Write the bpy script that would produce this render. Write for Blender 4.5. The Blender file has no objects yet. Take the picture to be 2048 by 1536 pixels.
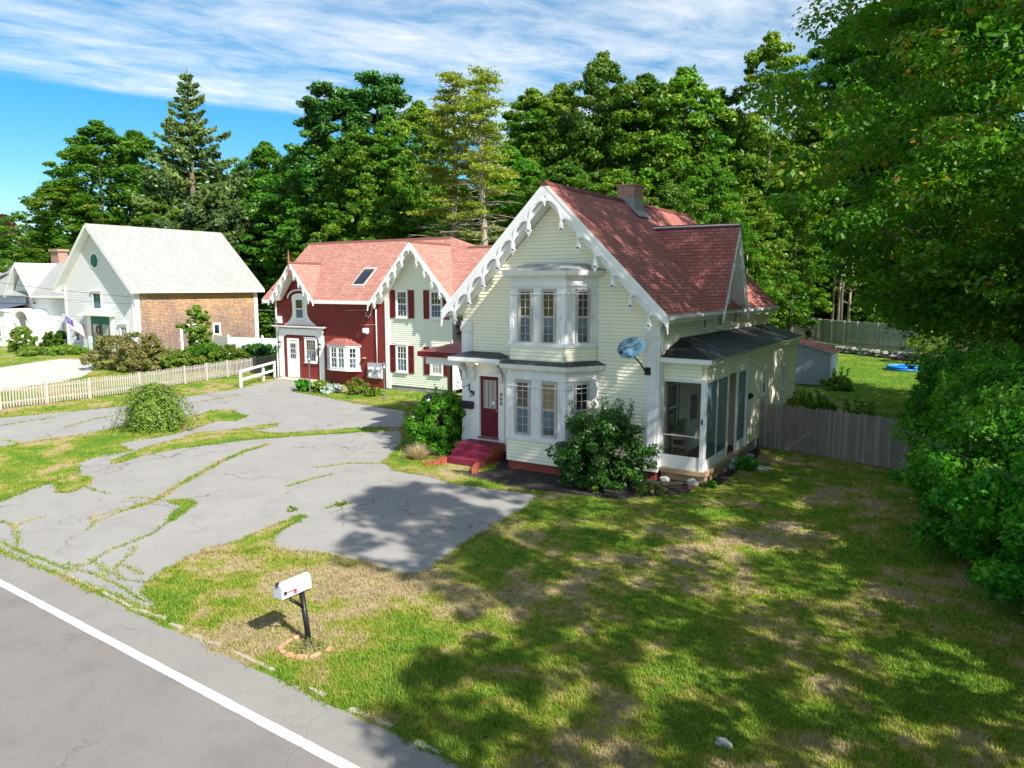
import bpy, bmesh, math, random
import numpy as np
from mathutils import Vector, Matrix, noise as mnoise
R=math.radians
SC=bpy.context.scene; COL=SC.collection
# ---------------------------------------------------------------- camera
F=1500.; CX=1024.; CY=768.; HOR=572.; H=6.15
_p=math.atan((CY-HOR)/F); _y=R(32.4)
fw=Vector((-math.sin(_y)*math.cos(_p),math.cos(_y)*math.cos(_p),-math.sin(_p)))
rt=Vector((math.cos(_y),math.sin(_y),0)); up=rt.cross(fw)
cd=bpy.data.cameras.new('camera'); cam=bpy.data.objects.new('camera',cd); COL.objects.link(cam)
cd.sensor_width=36; cd.lens=F/2048*36; cd.clip_start=.1; cd.clip_end=4000
m=Matrix((rt,up,-fw)).transposed().to_4x4(); m.translation=(0,0,H); cam.matrix_world=m
SC.camera=cam
# ---------------------------------------------------------------- light, sky, exposure
SC.view_settings.view_transform='Standard'; SC.view_settings.look='None'
SC.view_settings.exposure=0.9; SC.view_settings.gamma=1
SC.cycles.max_bounces=6; SC.cycles.transparent_max_bounces=12; SC.cycles.use_adaptive_sampling=True
SUN_EL=R(40); SUN_AZ=R(-17)
sd=Vector((math.cos(SUN_EL)*math.cos(SUN_AZ),math.cos(SUN_EL)*math.sin(SUN_AZ),math.sin(SUN_EL)))
sl=bpy.data.lights.new('sun','SUN'); sl.energy=4.9; sl.angle=R(.55); sl.color=(1,.955,.88)
so=bpy.data.objects.new('sun',sl); COL.objects.link(so); so.rotation_euler=sd.to_track_quat('Z','Y').to_euler(); so.location=(40,-10,60)
W=bpy.data.worlds.new('World'); SC.world=W; W.use_nodes=True
def ray(px,py): return fw+rt*((px-CX)/F)+up*((CY-py)/F)
def G(px,py,z=0.):
    "point of the photograph's ground, found once from the drone's height"
    d=ray(px,py); t=(z-H)/d.z; return Vector((0,0,H))+d*t
def GZ(px,Z,z=0.):
    "place at horizontal bearing px and distance Z"
    c=Vector((0,0,H))+(fw+rt*((px-CX)/F))*Z; return Vector((c.x,c.y,z))
def HT(topy,Z): return 6.15+(HOR-topy)*Z/F
def sky():
    nt=W.node_tree; nt.nodes.clear(); N=nt.nodes.new; L=nt.links.new
    out=N('ShaderNodeOutputWorld'); bg=N('ShaderNodeBackground'); bg.inputs[1].default_value=.10
    st=N('ShaderNodeTexSky'); st.sky_type='NISHITA'; st.sun_disc=False; st.sun_elevation=SUN_EL; st.sun_rotation=R(107)
    st.altitude=100; st.air_density=1.0; st.dust_density=.6; st.ozone_density=3.5
    hs=N('ShaderNodeHueSaturation'); hs.inputs['Saturation'].default_value=1.42; hs.inputs['Value'].default_value=.84; hs.inputs['Hue'].default_value=.487; L(st.outputs[0],hs.inputs['Color'])
    tc=N('ShaderNodeTexCoord'); sx=N('ShaderNodeSeparateXYZ'); L(tc.outputs['Generated'],sx.inputs[0])
    mz=N('ShaderNodeMath'); mz.operation='MAXIMUM'; mz.inputs[1].default_value=.02; L(sx.outputs[2],mz.inputs[0])
    def mt(op,a,b=None,c=None):
        n=N('ShaderNodeMath'); n.operation=op
        for i,v in enumerate((a,b,c)):
            if v is None: continue
            if isinstance(v,(int,float)): n.inputs[i].default_value=v
            else: L(v,n.inputs[i])
        return n.outputs[0]
    X=mt('DIVIDE',sx.outputs[0],mz.outputs[0]); Y=mt('DIVIDE',sx.outputs[1],mz.outputs[0])
    # cloud-bank edge through two bearings
    def pl(px,py): d=ray(px,py); return Vector((d.x/d.z,d.y/d.z,0))
    a=pl(0,158); b=pl(820,262); e=(b-a).normalized(); nn=Vector((e.y,-e.x,0)); 
    if nn.dot(a)>0: nn=-nn
    c0=nn.dot(a)
    cmb=N('ShaderNodeCombineXYZ'); L(mt('ADD',mt('MULTIPLY',X,e.x),mt('MULTIPLY',Y,e.y)),cmb.inputs[0]); L(mt('ADD',mt('MULTIPLY',X,nn.x),mt('MULTIPLY',Y,nn.y)),cmb.inputs[1])
    def ns(scl,detail,rough,vec,sc3,dist=0,rot=0):
        mp=N('ShaderNodeMapping'); mp.inputs['Scale'].default_value=sc3; mp.inputs['Rotation'].default_value=(0,0,rot); L(vec,mp.inputs[0])
        t=N('ShaderNodeTexNoise'); t.inputs['Scale'].default_value=scl; t.inputs['Detail'].default_value=detail; t.inputs['Roughness'].default_value=rough; t.inputs['Distortion'].default_value=dist; L(mp.outputs[0],t.inputs['Vector']); return t.outputs['Fac']
    n1=ns(.9,6,.55,cmb.outputs[0],(.9,1.2,1),.3,.4); n2=ns(2.6,9,.66,cmb.outputs[0],(1.0,1.7,1),.4,.6); n3=ns(.5,3,.5,cmb.outputs[0],(1,1,1))
    sy=N('ShaderNodeSeparateXYZ'); L(cmb.outputs[0],sy.inputs[0])
    dd=mt('ADD',mt('SUBTRACT',sy.outputs[1],c0),mt('MULTIPLY',mt('SUBTRACT',n3,.5),.5))
    edge=N('ShaderNodeMapRange'); edge.interpolation_type='SMOOTHERSTEP'; edge.inputs[1].default_value=-.05; edge.inputs[2].default_value=.22; L(dd,edge.inputs[0])
    den=N('ShaderNodeMapRange'); den.inputs[1].default_value=.37; den.inputs[2].default_value=.66; L(mt('ADD',mt('MULTIPLY',n1,.55),mt('MULTIPLY',n2,.45)),den.inputs[0])
    mk=mt('MULTIPLY',edge.outputs[0],mt('MULTIPLY',den.outputs[0],.78))
    # thin veil low on the right
    mx=N('ShaderNodeMix'); mx.data_type='RGBA'; L(mk,mx.inputs[0]); L(hs.outputs[0],mx.inputs[6]); mx.inputs[7].default_value=(6.4,6.5,6.6,1)
    L(mx.outputs[2],bg.inputs[0]); L(bg.outputs[0],out.inputs[0])
sky()
# ---------------------------------------------------------------- materials
MATS={}
def mat(name,col=(.5,.5,.5),rough=.7,metal=0,spec=.3,build=None,trans=0):
    if name in MATS: return MATS[name]
    m=bpy.data.materials.new(name); m.use_nodes=True; nt=m.node_tree; b=nt.nodes['Principled BSDF']
    b.inputs['Base Color'].default_value=(*col,1); b.inputs['Roughness'].default_value=rough; b.inputs['Metallic'].default_value=metal; b.inputs['Specular IOR Level'].default_value=spec
    MATS[name]=m
    if build: build(nt,b,nt.nodes.new,nt.links.new)
    return m
def coords(nt,kind='Position'):
    if kind=='Position': return nt.nodes.new('ShaderNodeNewGeometry').outputs['Position']
    return nt.nodes.new('ShaderNodeTexCoord').outputs[kind]
def noise_(nt,vec,scale,detail=4,rough=.55,sc3=None,dist=0):
    if sc3:
        mp=nt.nodes.new('ShaderNodeMapping'); mp.inputs['Scale'].default_value=sc3; nt.links.new(vec,mp.inputs[0]); vec=mp.outputs[0]
    t=nt.nodes.new('ShaderNodeTexNoise'); t.inputs['Scale'].default_value=scale; t.inputs['Detail'].default_value=detail; t.inputs['Roughness'].default_value=rough; t.inputs['Distortion'].default_value=dist
    nt.links.new(vec,t.inputs['Vector']); return t.outputs['Fac']
def ramp(nt,fac,stops):
    r=nt.nodes.new('ShaderNodeValToRGB'); nt.links.new(fac,r.inputs[0]); cr=r.color_ramp
    while len(cr.elements)<len(stops): cr.elements.new(.5)
    for e,(p,c) in zip(cr.elements,stops): e.position=p; e.color=(*c,1) if len(c)==3 else c
    return r.outputs[0]
def mix(nt,fac,a,b,mode='MIX'):
    x=nt.nodes.new('ShaderNodeMix'); x.data_type='RGBA'; x.blend_type=mode
    for i,v in ((0,fac),(6,a),(7,b)):
        if isinstance(v,(int,float)): x.inputs[i].default_value=v
        elif isinstance(v,tuple): x.inputs[i].default_value=(*v,1)
        else: nt.links.new(v,x.inputs[i])
    return x.outputs[2]
def mrange(nt,v,a,b,c=0,d=1):
    r=nt.nodes.new('ShaderNodeMapRange'); r.inputs[1].default_value=a; r.inputs[2].default_value=b; r.inputs[3].default_value=c; r.inputs[4].default_value=d; nt.links.new(v,r.inputs[0]); return r.outputs[0]
def bump(nt,b,h,strength=.3,dist=.02):
    n=nt.nodes.new('ShaderNodeBump'); n.inputs['Strength'].default_value=strength; n.inputs['Distance'].default_value=dist; nt.links.new(h,n.inputs['Height']); nt.links.new(n.outputs[0],b.inputs['Normal'])
def paint(name,col,dirt=.12,dcol=(.45,.43,.36),rough=.6,scale=2.5):
    def f(nt,b,N,L):
        p=coords(nt); n=noise_(nt,p,scale,6,.65,(1,1,.35)); n2=noise_(nt,p,14,3,.6,(1,1,.15))
        f1=mrange(nt,n,.45,.8,0,dirt); c=mix(nt,f1,col,dcol); c=mix(nt,mrange(nt,n2,.35,.75,0,dirt*.7),c,tuple(x*.75 for x in col)); L(c,b.inputs['Base Color']); bump(nt,b,n2,.08,.01)
    return mat(name,col,rough,build=f)
WHITE=paint('white_paint',(.84,.84,.83),.2,(.55,.53,.49)); WORN=paint('worn_white_paint',(.82,.82,.83),.40,(.40,.39,.40)); YEL=paint('cream_yellow_clapboard_paint',(.91,.88,.71),.14,(.55,.55,.40)); CLAPW=paint('white_clapboard_paint',(.74,.74,.74),.2,(.55,.53,.49))
EYEL=paint('pale_ell_clapboard_paint',(.82,.83,.70),.12,(.6,.6,.45)); REDW=paint('barn_red_paint',(.215,.028,.022),.25,(.12,.02,.018)); MAROON=paint('maroon_trim_paint',(.16,.012,.022),.2,(.1,.02,.02)); SHUT=paint('shutter_red_paint',(.20,.022,.022),.25,(.3,.08,.07))
TEAL=paint('teal_paint',(.02,.17,.14),.2,(.02,.08,.07)); DOORM=paint('magenta_maroon_door_paint',(.13,.005,.022),.1,(.08,.01,.02)); STEPM=paint('maroon_step_paint',(.19,.014,.045),.4,(.26,.08,.10)); STEPB=paint('brick_step_side_paint',(.30,.07,.045),.3,(.2,.05,.04))
TAN=paint('tan_window_trim_paint',(.46,.41,.38),.15,(.35,.3,.28)); WOOD=paint('brown_stained_wood',(.20,.10,.05),.4,(.12,.07,.04)); WOODL=paint('weathered_tan_wood',(.42,.30,.18),.4,(.3,.22,.15)); DKWOOD=paint('dark_weathered_wood',(.12,.09,.07),.4,(.2,.17,.14))
BLACK=mat('black_metal',(.015,.015,.017),.4); GREYM=paint('grey_meter_metal',(.42,.44,.46),.25,(.3,.3,.3),.4); GALV=mat('galvanised_metal',(.5,.5,.5),.4,.8); DECK=paint('porch_floor_paint',(.16,.055,.04),.3,(.2,.1,.08)); INNER=paint('cream_inner_wall',(.62,.56,.38),.1,(.5,.45,.3))
PICK=paint('weathered_picket_wood',(.41,.385,.345),.55,(.30,.26,.22),.85,6); STOCKB=paint('dark_stockade_wood',(.29,.25,.215),.6,(.12,.10,.09),.9,5); STOCKC=paint('silver_stockade_wood',(.42,.38,.345),.6,(.25,.23,.21),.9,5); PICKB=paint('brown_picket_wood',(.40,.35,.29),.6,(.22,.18,.15),.9,6)
STOCK=paint('grey_stockade_wood',(.32,.28,.245),.6,(.19,.17,.155),.9,5); VINYL=mat('white_vinyl',(.78,.80,.83),.4)
CONC=paint('pale_concrete',(.50,.48,.45),.4,(.35,.33,.3),.85)
DISH=mat('blue_grey_dish_paint',(.12,.25,.35),.85,spec=.15)
def glassf(col,rough,spec=.8):
    def f(nt,b,N,L):
        p=coords(nt); n=noise_(nt,p,1.3,3,.5); L(mix(nt,mrange(nt,n,.4,.7),col,tuple(min(1,c*2.6+.01) for c in col)),b.inputs['Base Color']); n2=noise_(nt,p,2.2,2,.5); bump(nt,b,n2,.12,.02)
    return f
GLASS=mat('dark_window_glass',(.012,.015,.018),.04,spec=1.0,build=glassf((.010,.013,.016),.04)); SCREENG=mat('window_insect_screen',(.06,.085,.11),.35,spec=.4,build=glassf((.05,.075,.10),.35)); CURT=mat('curtained_glass',(.35,.35,.33),.1,spec=.8); AMBER=mat('amber_reflecting_glass',(.2,.14,.05),.06,spec=1)
def courses(m,c):  # shadow line under each board painted into the colour at its lower edge
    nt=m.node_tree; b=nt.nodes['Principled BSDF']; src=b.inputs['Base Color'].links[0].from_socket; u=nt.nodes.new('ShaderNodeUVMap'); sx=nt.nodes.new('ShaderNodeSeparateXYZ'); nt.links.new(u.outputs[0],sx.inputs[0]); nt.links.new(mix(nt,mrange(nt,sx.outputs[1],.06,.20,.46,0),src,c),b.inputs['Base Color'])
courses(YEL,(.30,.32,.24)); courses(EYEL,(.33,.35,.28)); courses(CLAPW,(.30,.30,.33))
def shingle(name,c1,c2,c3,dark,row=.14,wid=.30,bs=.5):
    def f(nt,b,N,L):
        uv=N('ShaderNodeUVMap').outputs[0]
        t=N('ShaderNodeTexBrick'); t.inputs['Scale'].default_value=1; t.inputs['Brick Width'].default_value=wid; t.inputs['Row Height'].default_value=row; t.inputs['Mortar Size'].default_value=.012; t.inputs['Mortar Smooth'].default_value=.2
        t.inputs['Color1'].default_value=(0,0,0,1); t.inputs['Color2'].default_value=(1,1,1,1); t.inputs['Mortar'].default_value=(.5,.5,.5,1); L(uv,t.inputs['Vector'])
        c=ramp(nt,t.outputs['Color'],[(0,c1),(.5,c2),(1,c3)])
        n=noise_(nt,uv,.55,5,.6); c=mix(nt,mrange(nt,n,.35,.75,0,.35),c,tuple(x*.62 for x in c2)); st_=noise_(nt,uv,1.0,5,.65,(3.2,.22,1)); c=mix(nt,mrange(nt,st_,.48,.75,0,.42),c,tuple(x*.5 for x in c1)); g=noise_(nt,uv,60,2,.6); c=mix(nt,mrange(nt,g,.3,.75,0,.35),c,tuple(min(1,x*1.5) for x in c3))
        c=mix(nt,t.outputs['Fac'],c,dark); L(c,b.inputs['Base Color'])
        # each course steps down: sawtooth along v
        sx=N('ShaderNodeSeparateXYZ'); L(uv,sx.inputs[0]); dv=N('ShaderNodeMath'); dv.operation='DIVIDE'; dv.inputs[1].default_value=row; L(sx.outputs[1],dv.inputs[0]); fr_=N('ShaderNodeMath'); fr_.operation='FRACT'; L(dv.outputs[0],fr_.inputs[0])
        iv=N('ShaderNodeMath'); iv.operation='SUBTRACT'; iv.inputs[0].default_value=1; L(fr_.outputs[0],iv.inputs[1]); ad=N('ShaderNodeMath'); ad.operation='SUBTRACT'; L(iv.outputs[0],ad.inputs[0]); L(t.outputs['Fac'],ad.inputs[1]); bump(nt,b,ad.outputs[0],bs,.015)
    return mat(name,c2,.85,build=f)
ROOF=shingle('red_asphalt_shingles',(.29,.088,.072),(.35,.120,.097),(.41,.165,.135),(.13,.038,.034)); ROOFE=shingle('pale_salmon_shingles',(.33,.135,.105),(.41,.185,.145),(.48,.25,.20),(.17,.065,.05))  # second set: paler, less red shingle tones for the ell roof
GROOF=shingle('pale_grey_shingles',(.27,.275,.262),(.315,.32,.305),(.36,.365,.35),(.20,.20,.195),.14,.3,.25)
CEDAR=shingle('weathered_cedar_shingles',(.20,.13,.10),(.32,.21,.15),(.44,.32,.23),(.09,.06,.05),.13,.14,.7)
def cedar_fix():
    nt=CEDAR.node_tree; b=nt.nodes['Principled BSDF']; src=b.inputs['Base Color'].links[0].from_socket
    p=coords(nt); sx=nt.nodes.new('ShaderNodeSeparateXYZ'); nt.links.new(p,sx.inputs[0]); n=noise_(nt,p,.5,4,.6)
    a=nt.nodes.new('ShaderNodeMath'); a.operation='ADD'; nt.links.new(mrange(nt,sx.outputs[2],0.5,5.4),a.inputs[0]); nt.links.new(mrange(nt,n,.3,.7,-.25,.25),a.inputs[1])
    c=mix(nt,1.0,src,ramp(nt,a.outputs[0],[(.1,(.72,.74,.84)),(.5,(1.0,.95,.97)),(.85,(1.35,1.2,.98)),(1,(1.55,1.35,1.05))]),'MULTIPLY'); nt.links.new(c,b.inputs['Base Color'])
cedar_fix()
RUBBER=paint('black_membrane_roof',(.045,.05,.058),.4,(.10,.10,.10),.55); LEAD=paint('lead_flashing',(.30,.30,.31),.6,(.6,.58,.55),.6,5)
def brick(name,c1,c2,mortar,sc=1):
    def f(nt,b,N,L):
        uv=N('ShaderNodeUVMap').outputs[0]; t=N('ShaderNodeTexBrick'); t.inputs['Scale'].default_value=sc; t.inputs['Brick Width'].default_value=.21; t.inputs['Row Height'].default_value=.075; t.inputs['Mortar Size'].default_value=.008
        t.inputs['Color1'].default_value=(*c1,1); t.inputs['Color2'].default_value=(*c2,1); t.inputs['Mortar'].default_value=(*mortar,1); L(uv,t.inputs['Vector']); n=noise_(nt,uv,5,4,.6); c=mix(nt,mrange(nt,n,.4,.8,0,.5),t.outputs['Color'],tuple(x*.5 for x in c1)); L(c,b.inputs['Base Color']); bump(nt,b,t.outputs['Fac'],-.5,.01)
    return mat(name,c1,.9,build=f)
BRICK=brick('old_chimney_brick',(.42,.19,.13),(.27,.13,.10),(.55,.49,.43)); BFENCE2=paint('dark_grey_fence_boards',(.31,.31,.325),.5,(.2,.2,.21),.9,4); BFENCE=paint('silver_grey_fence_boards',(.40,.40,.415),.5,(.24,.24,.25),.9,4); FBRICK=brick('painted_brick_foundation',(.33,.075,.05),(.27,.06,.045),(.26,.07,.05))
# ground materials -------------------------------------------------
def dry_(nt,p,v):
    for c,r_,k in (((-10.9,11.3,0),3.4,.17),((-7.4,12.6,0),2.2,.10),((-4.6,17.4,0),2.6,.09),((-6,56,0),26,-.16)):
        d=nt.nodes.new('ShaderNodeVectorMath'); d.operation='DISTANCE'; nt.links.new(p,d.inputs[0]); d.inputs[1].default_value=c
        a=nt.nodes.new('ShaderNodeMath'); a.operation='ADD'; nt.links.new(mrange(nt,d.outputs['Value'],r_*.25,r_,k,0),a.inputs[0]); nt.links.new(v,a.inputs[1]); v=a.outputs[0]
    return v
def lawncol(nt):
    p=coords(nt); a=noise_(nt,p,.42,5,.62,dist=.4); b_=noise_(nt,p,1.5,4,.65); c=noise_(nt,p,9,3,.6)
    s=nt.nodes.new('ShaderNodeMath'); s.operation='MULTIPLY_ADD'; nt.links.new(b_,s.inputs[0]); s.inputs[1].default_value=.55; nt.links.new(a,s.inputs[2])
    s2=nt.nodes.new('ShaderNodeMath'); s2.operation='MULTIPLY_ADD'; nt.links.new(c,s2.inputs[0]); s2.inputs[1].default_value=.22; nt.links.new(s.outputs[0],s2.inputs[2])
    return ramp(nt,mrange(nt,dry_(nt,p,s2.outputs[0]),.735,1.11),[(.0,(.065,.20,.005)),(.28,(.13,.25,.010)),(.45,(.235,.275,.03)),(.58,(.33,.31,.08)),(.72,(.45,.35,.21)),(1,(.40,.285,.19))])
def lawnf(nt,b,N,L):
    c=lawncol(nt); p=coords(nt); f=noise_(nt,p,38,3,.7); c=mix(nt,mrange(nt,f,.3,.7,0,.55),c,(.13,.105,.045)); L(c,b.inputs['Base Color']); bump(nt,b,f,.6,.03)
LAWN=mat('mown_lawn',(.2,.25,.04),.95,spec=.1,build=lawnf)
def bladef(nt,b,N,L):
    c=lawncol(nt); at=N('ShaderNodeAttribute'); at.attribute_name='tint'; c=mix(nt,mrange(nt,at.outputs['Fac'],0,1,0,.6),c,(.33,.38,.06)); c=mix(nt,mrange(nt,at.outputs['Fac'],.86,1,0,.6),c,(.5,.42,.22)); L(c,b.inputs['Base Color'])
    tr=N('ShaderNodeBsdfTranslucent'); L(c,tr.inputs[0]); ms=N('ShaderNodeMixShader'); ms.inputs[0].default_value=.35; L(b.outputs[0],ms.inputs[1]); L(tr.outputs[0],ms.inputs[2]); o=nt.nodes['Material Output']; L(ms.outputs[0],o.inputs[0])
BLADE=mat('grass_blades',(.2,.3,.04),.8,spec=.2,build=bladef)
def asph(c1,c2,fine=55,crack=1.0):
    def f(nt,b,N,L):
        p=coords(nt); n=noise_(nt,p,.5,6,.6,dist=.3); c=mix(nt,mrange(nt,n,.3,.7),c1,c2); g=noise_(nt,p,fine,3,.8); g0=noise_(nt,p,15,5,.85); c=mix(nt,mrange(nt,g0,.3,.7,0,.30),c,tuple(x*.62 for x in c1)); c=mix(nt,mrange(nt,g,.25,.75,0,.55),c,tuple(x*.6 for x in c1)); v=N('ShaderNodeTexVoronoi'); v.inputs['Scale'].default_value=70; L(p,v.inputs['Vector']); c=mix(nt,mrange(nt,v.outputs['Distance'],0,.22,.3,0),c,(.55,.53,.5))
        # fine branching cracks
        wv=N('ShaderNodeVectorMath'); wv.operation='ADD'; L(p,wv.inputs[0]); nz=N('ShaderNodeTexNoise'); nz.inputs['Scale'].default_value=1.6; nz.inputs['Detail'].default_value=5; L(p,nz.inputs['Vector']); L(nz.outputs['Color'],wv.inputs[1])
        for vs_,th_,lo in ((.42,.011,.50),(1.3,.012,.60)):
            vd=N('ShaderNodeTexVoronoi'); vd.feature='DISTANCE_TO_EDGE'; vd.inputs['Scale'].default_value=vs_; L(wv.outputs[0],vd.inputs['Vector']); mk=noise_(nt,p,.33,2,.5); k1=mrange(nt,vd.outputs['Distance'],th_*.3,th_,.75*crack,0); k2=mrange(nt,mk,lo,lo+.08); mm=N('ShaderNodeMath'); mm.operation='MULTIPLY'; L(k1,mm.inputs[0]); L(k2,mm.inputs[1]); c=mix(nt,mm.outputs[0],c,(.06,.052,.045))
        # darker patches and stains
        s=noise_(nt,p,1.1,6,.72); c=mix(nt,mrange(nt,s,.50,.72,0,.42),c,tuple(x*.55 for x in c1)); L(c,b.inputs['Base Color']); bump(nt,b,g,.5,.008)
    return f
DRIVE=mat('old_grey_asphalt',(.3,.3,.3),.9,spec=.2,build=asph((.315,.300,.280),(.375,.358,.337)))
ROAD=mat('road_asphalt',(.25,.24,.24),.85,spec=.2,build=asph((.225,.205,.193),(.275,.250,.236),55,.35)); SHOULD=mat('road_shoulder_asphalt',(.3,.3,.3),.85,spec=.2,build=asph((.275,.258,.238),(.32,.302,.280),55,.3))
def linef(nt,b,N,L):
    p=coords(nt); n=noise_(nt,p,30,4,.7); L(ramp(nt,n,[(.36,(.30,.29,.28)),(.46,(.70,.70,.69)),(.7,(.80,.80,.79)),(1,(.84,.84,.83))]),b.inputs['Base Color'])
LINE=mat('white_road_paint',(.8,.8,.8),.6,build=linef)
def mulchf(nt,b,N,L):
    p=coords(nt); n=noise_(nt,p,22,4,.75); L(ramp(nt,n,[(.3,(.012,.010,.012)),(.55,(.05,.04,.038)),(.75,(.15,.11,.09))]),b.inputs['Base Color']); bump(nt,b,n,.9,.05)
MULCH=mat('dark_bark_mulch',(.04,.03,.03),1,build=mulchf)
def gravf(nt,b,N,L):
    p=coords(nt); v=N('ShaderNodeTexVoronoi'); v.inputs['Scale'].default_value=9; L(p,v.inputs['Vector']); n=noise_(nt,p,.8,5,.6); c=mix(nt,v.outputs['Distance'],(.62,.60,.56),(.34,.32,.29)); L(mix(nt,mrange(nt,n,.5,.75,0,.6),c,(.30,.30,.14)),b.inputs['Base Color']); bump(nt,b,v.outputs['Distance'],.6,.04)
GRAVEL=mat('white_gravel',(.6,.58,.55),.95,build=gravf)
def stonef(nt,b,N,L):
    p=coords(nt); n=noise_(nt,p,3,6,.7); oi=N('ShaderNodeObjectInfo'); L(mix(nt,.35,ramp(nt,n,[(.3,(.13,.125,.12)),(.6,(.33,.32,.30)),(.8,(.5,.49,.46))]),ramp(nt,oi.outputs['Random'],[(0,(.22,.2,.18)),(1,(.5,.49,.47))])),b.inputs['Base Color']); bump(nt,b,n,.6,.04)
STONE=mat('grey_fieldstone',(.35,.34,.32),.95,build=stonef)
TERRA=paint('pink_terracotta',(.50,.27,.17),.4,(.35,.2,.13),.9,8)
def leafm(name,stops,trans=.35,rough=.45,spec=.35):
    def f(nt,b,N,L):
        at=N('ShaderNodeAttribute'); at.attribute_name='tint'; c=ramp(nt,at.outputs['Fac'],stops); oi=N('ShaderNodeObjectInfo'); hs=N('ShaderNodeHueSaturation'); L(c,hs.inputs['Color']); L(mrange(nt,oi.outputs['Random'],0,1,.485,.515),hs.inputs['Hue']); L(mrange(nt,oi.outputs['Random'],0,1,.85,1.2),hs.inputs['Value'])
        c=hs.outputs[0]; L(c,b.inputs['Base Color']); tr=N('ShaderNodeBsdfTranslucent'); cc=mix(nt,1.0,c,(1.25,1.3,.55),'MULTIPLY'); L(cc,tr.inputs[0]); ms=N('ShaderNodeMixShader'); ms.inputs[0].default_value=trans; L(b.outputs[0],ms.inputs[1]); L(tr.outputs[0],ms.inputs[2]); L(ms.outputs[0],nt.nodes['Material Output'].inputs[0])
    return mat(name,stops[1][1],rough,spec=spec,build=f)
LF_MAPLE=leafm('maple_leaves',[(0,(.035,.12,.008)),(.5,(.07,.19,.010)),(.85,(.14,.26,.014)),(1,(.23,.24,.04))],.38)
LF_YEL=leafm('yellow_green_leaves',[(0,(.065,.15,.010)),(.5,(.13,.25,.012)),(.85,(.22,.32,.02)),(1,(.34,.29,.05))],.38)
LF_DARK=leafm('bronze_tinged_maple_leaves',[(0,(.045,.14,.010)),(.5,(.09,.235,.012)),(.78,(.155,.31,.018)),(.88,(.24,.27,.03)),(1,(.36,.17,.04))],.5)
LF_PINE=leafm('pine_needles',[(0,(.02,.075,.014)),(.5,(.05,.15,.024)),(1,(.12,.25,.04))],.2)
LF_SPR=leafm('spruce_needles',[(0,(0.039,0.072,0.026)),(.5,(0.085,0.137,0.029)),(1,(0.182,0.221,0.052))],.15)
LF_HEM=leafm('sparse_yellow_conifer_leaves',[(0,(.14,.21,.018)),(.5,(.24,.32,.03)),(1,(.38,.42,.06))],.4)
LF_PUR=leafm('copper_leaves',[(0,(0.033,0.011,0.015)),(.5,(0.066,0.024,0.026)),(1,(0.132,0.055,0.044))],.2)
LF_BUSH=leafm('glossy_shrub_leaves',[(0,(.02,.09,.012)),(.5,(.035,.14,.016)),(1,(.08,.22,.03))],.3,.35,.5)
LF_HEDGE=leafm('bright_hedge_leaves',[(0,(.03,.16,.012)),(.5,(.075,.27,.012)),(1,(.18,.38,.025))],.45)
LF_LIME=leafm('lime_shrub_leaves',[(0,(0.081,0.161,0.017)),(.5,(0.149,0.253,0.023)),(1,(0.299,0.368,0.069))],.4)
LF_OLIVE=leafm('olive_shrub_leaves',[(0,(0.120,0.150,0.045)),(.5,(0.225,0.240,0.068)),(1,(0.375,0.300,0.120))],.3)
LF_DRY=leafm('dry_straw_blades',[(0,(0.420,0.330,0.180)),(.5,(0.580,0.470,0.300)),(1,(0.700,0.600,0.420))],.3)
LF_SILV=leafm('silver_leaves',[(0,(0.300,0.380,0.360)),(.5,(0.420,0.500,0.480)),(1,(0.550,0.600,0.580))],.2)
def barkf(c1,c2):
    def f(nt,b,N,L):
        p=coords(nt); n=noise_(nt,p,4,5,.7,(1,1,.25)); L(mix(nt,mrange(nt,n,.35,.65),c1,c2),b.inputs['Base Color']); bump(nt,b,n,.8,.05)
    return f
BARK=mat('grey_brown_bark',(.15,.12,.09),.95,build=barkf((.085,.066,.05),(.19,.155,.12))); PBARK=mat('pale_grey_bark',(.3,.26,.22),.95,build=barkf((.27,.225,.18),(.42,.36,.30)))
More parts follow.
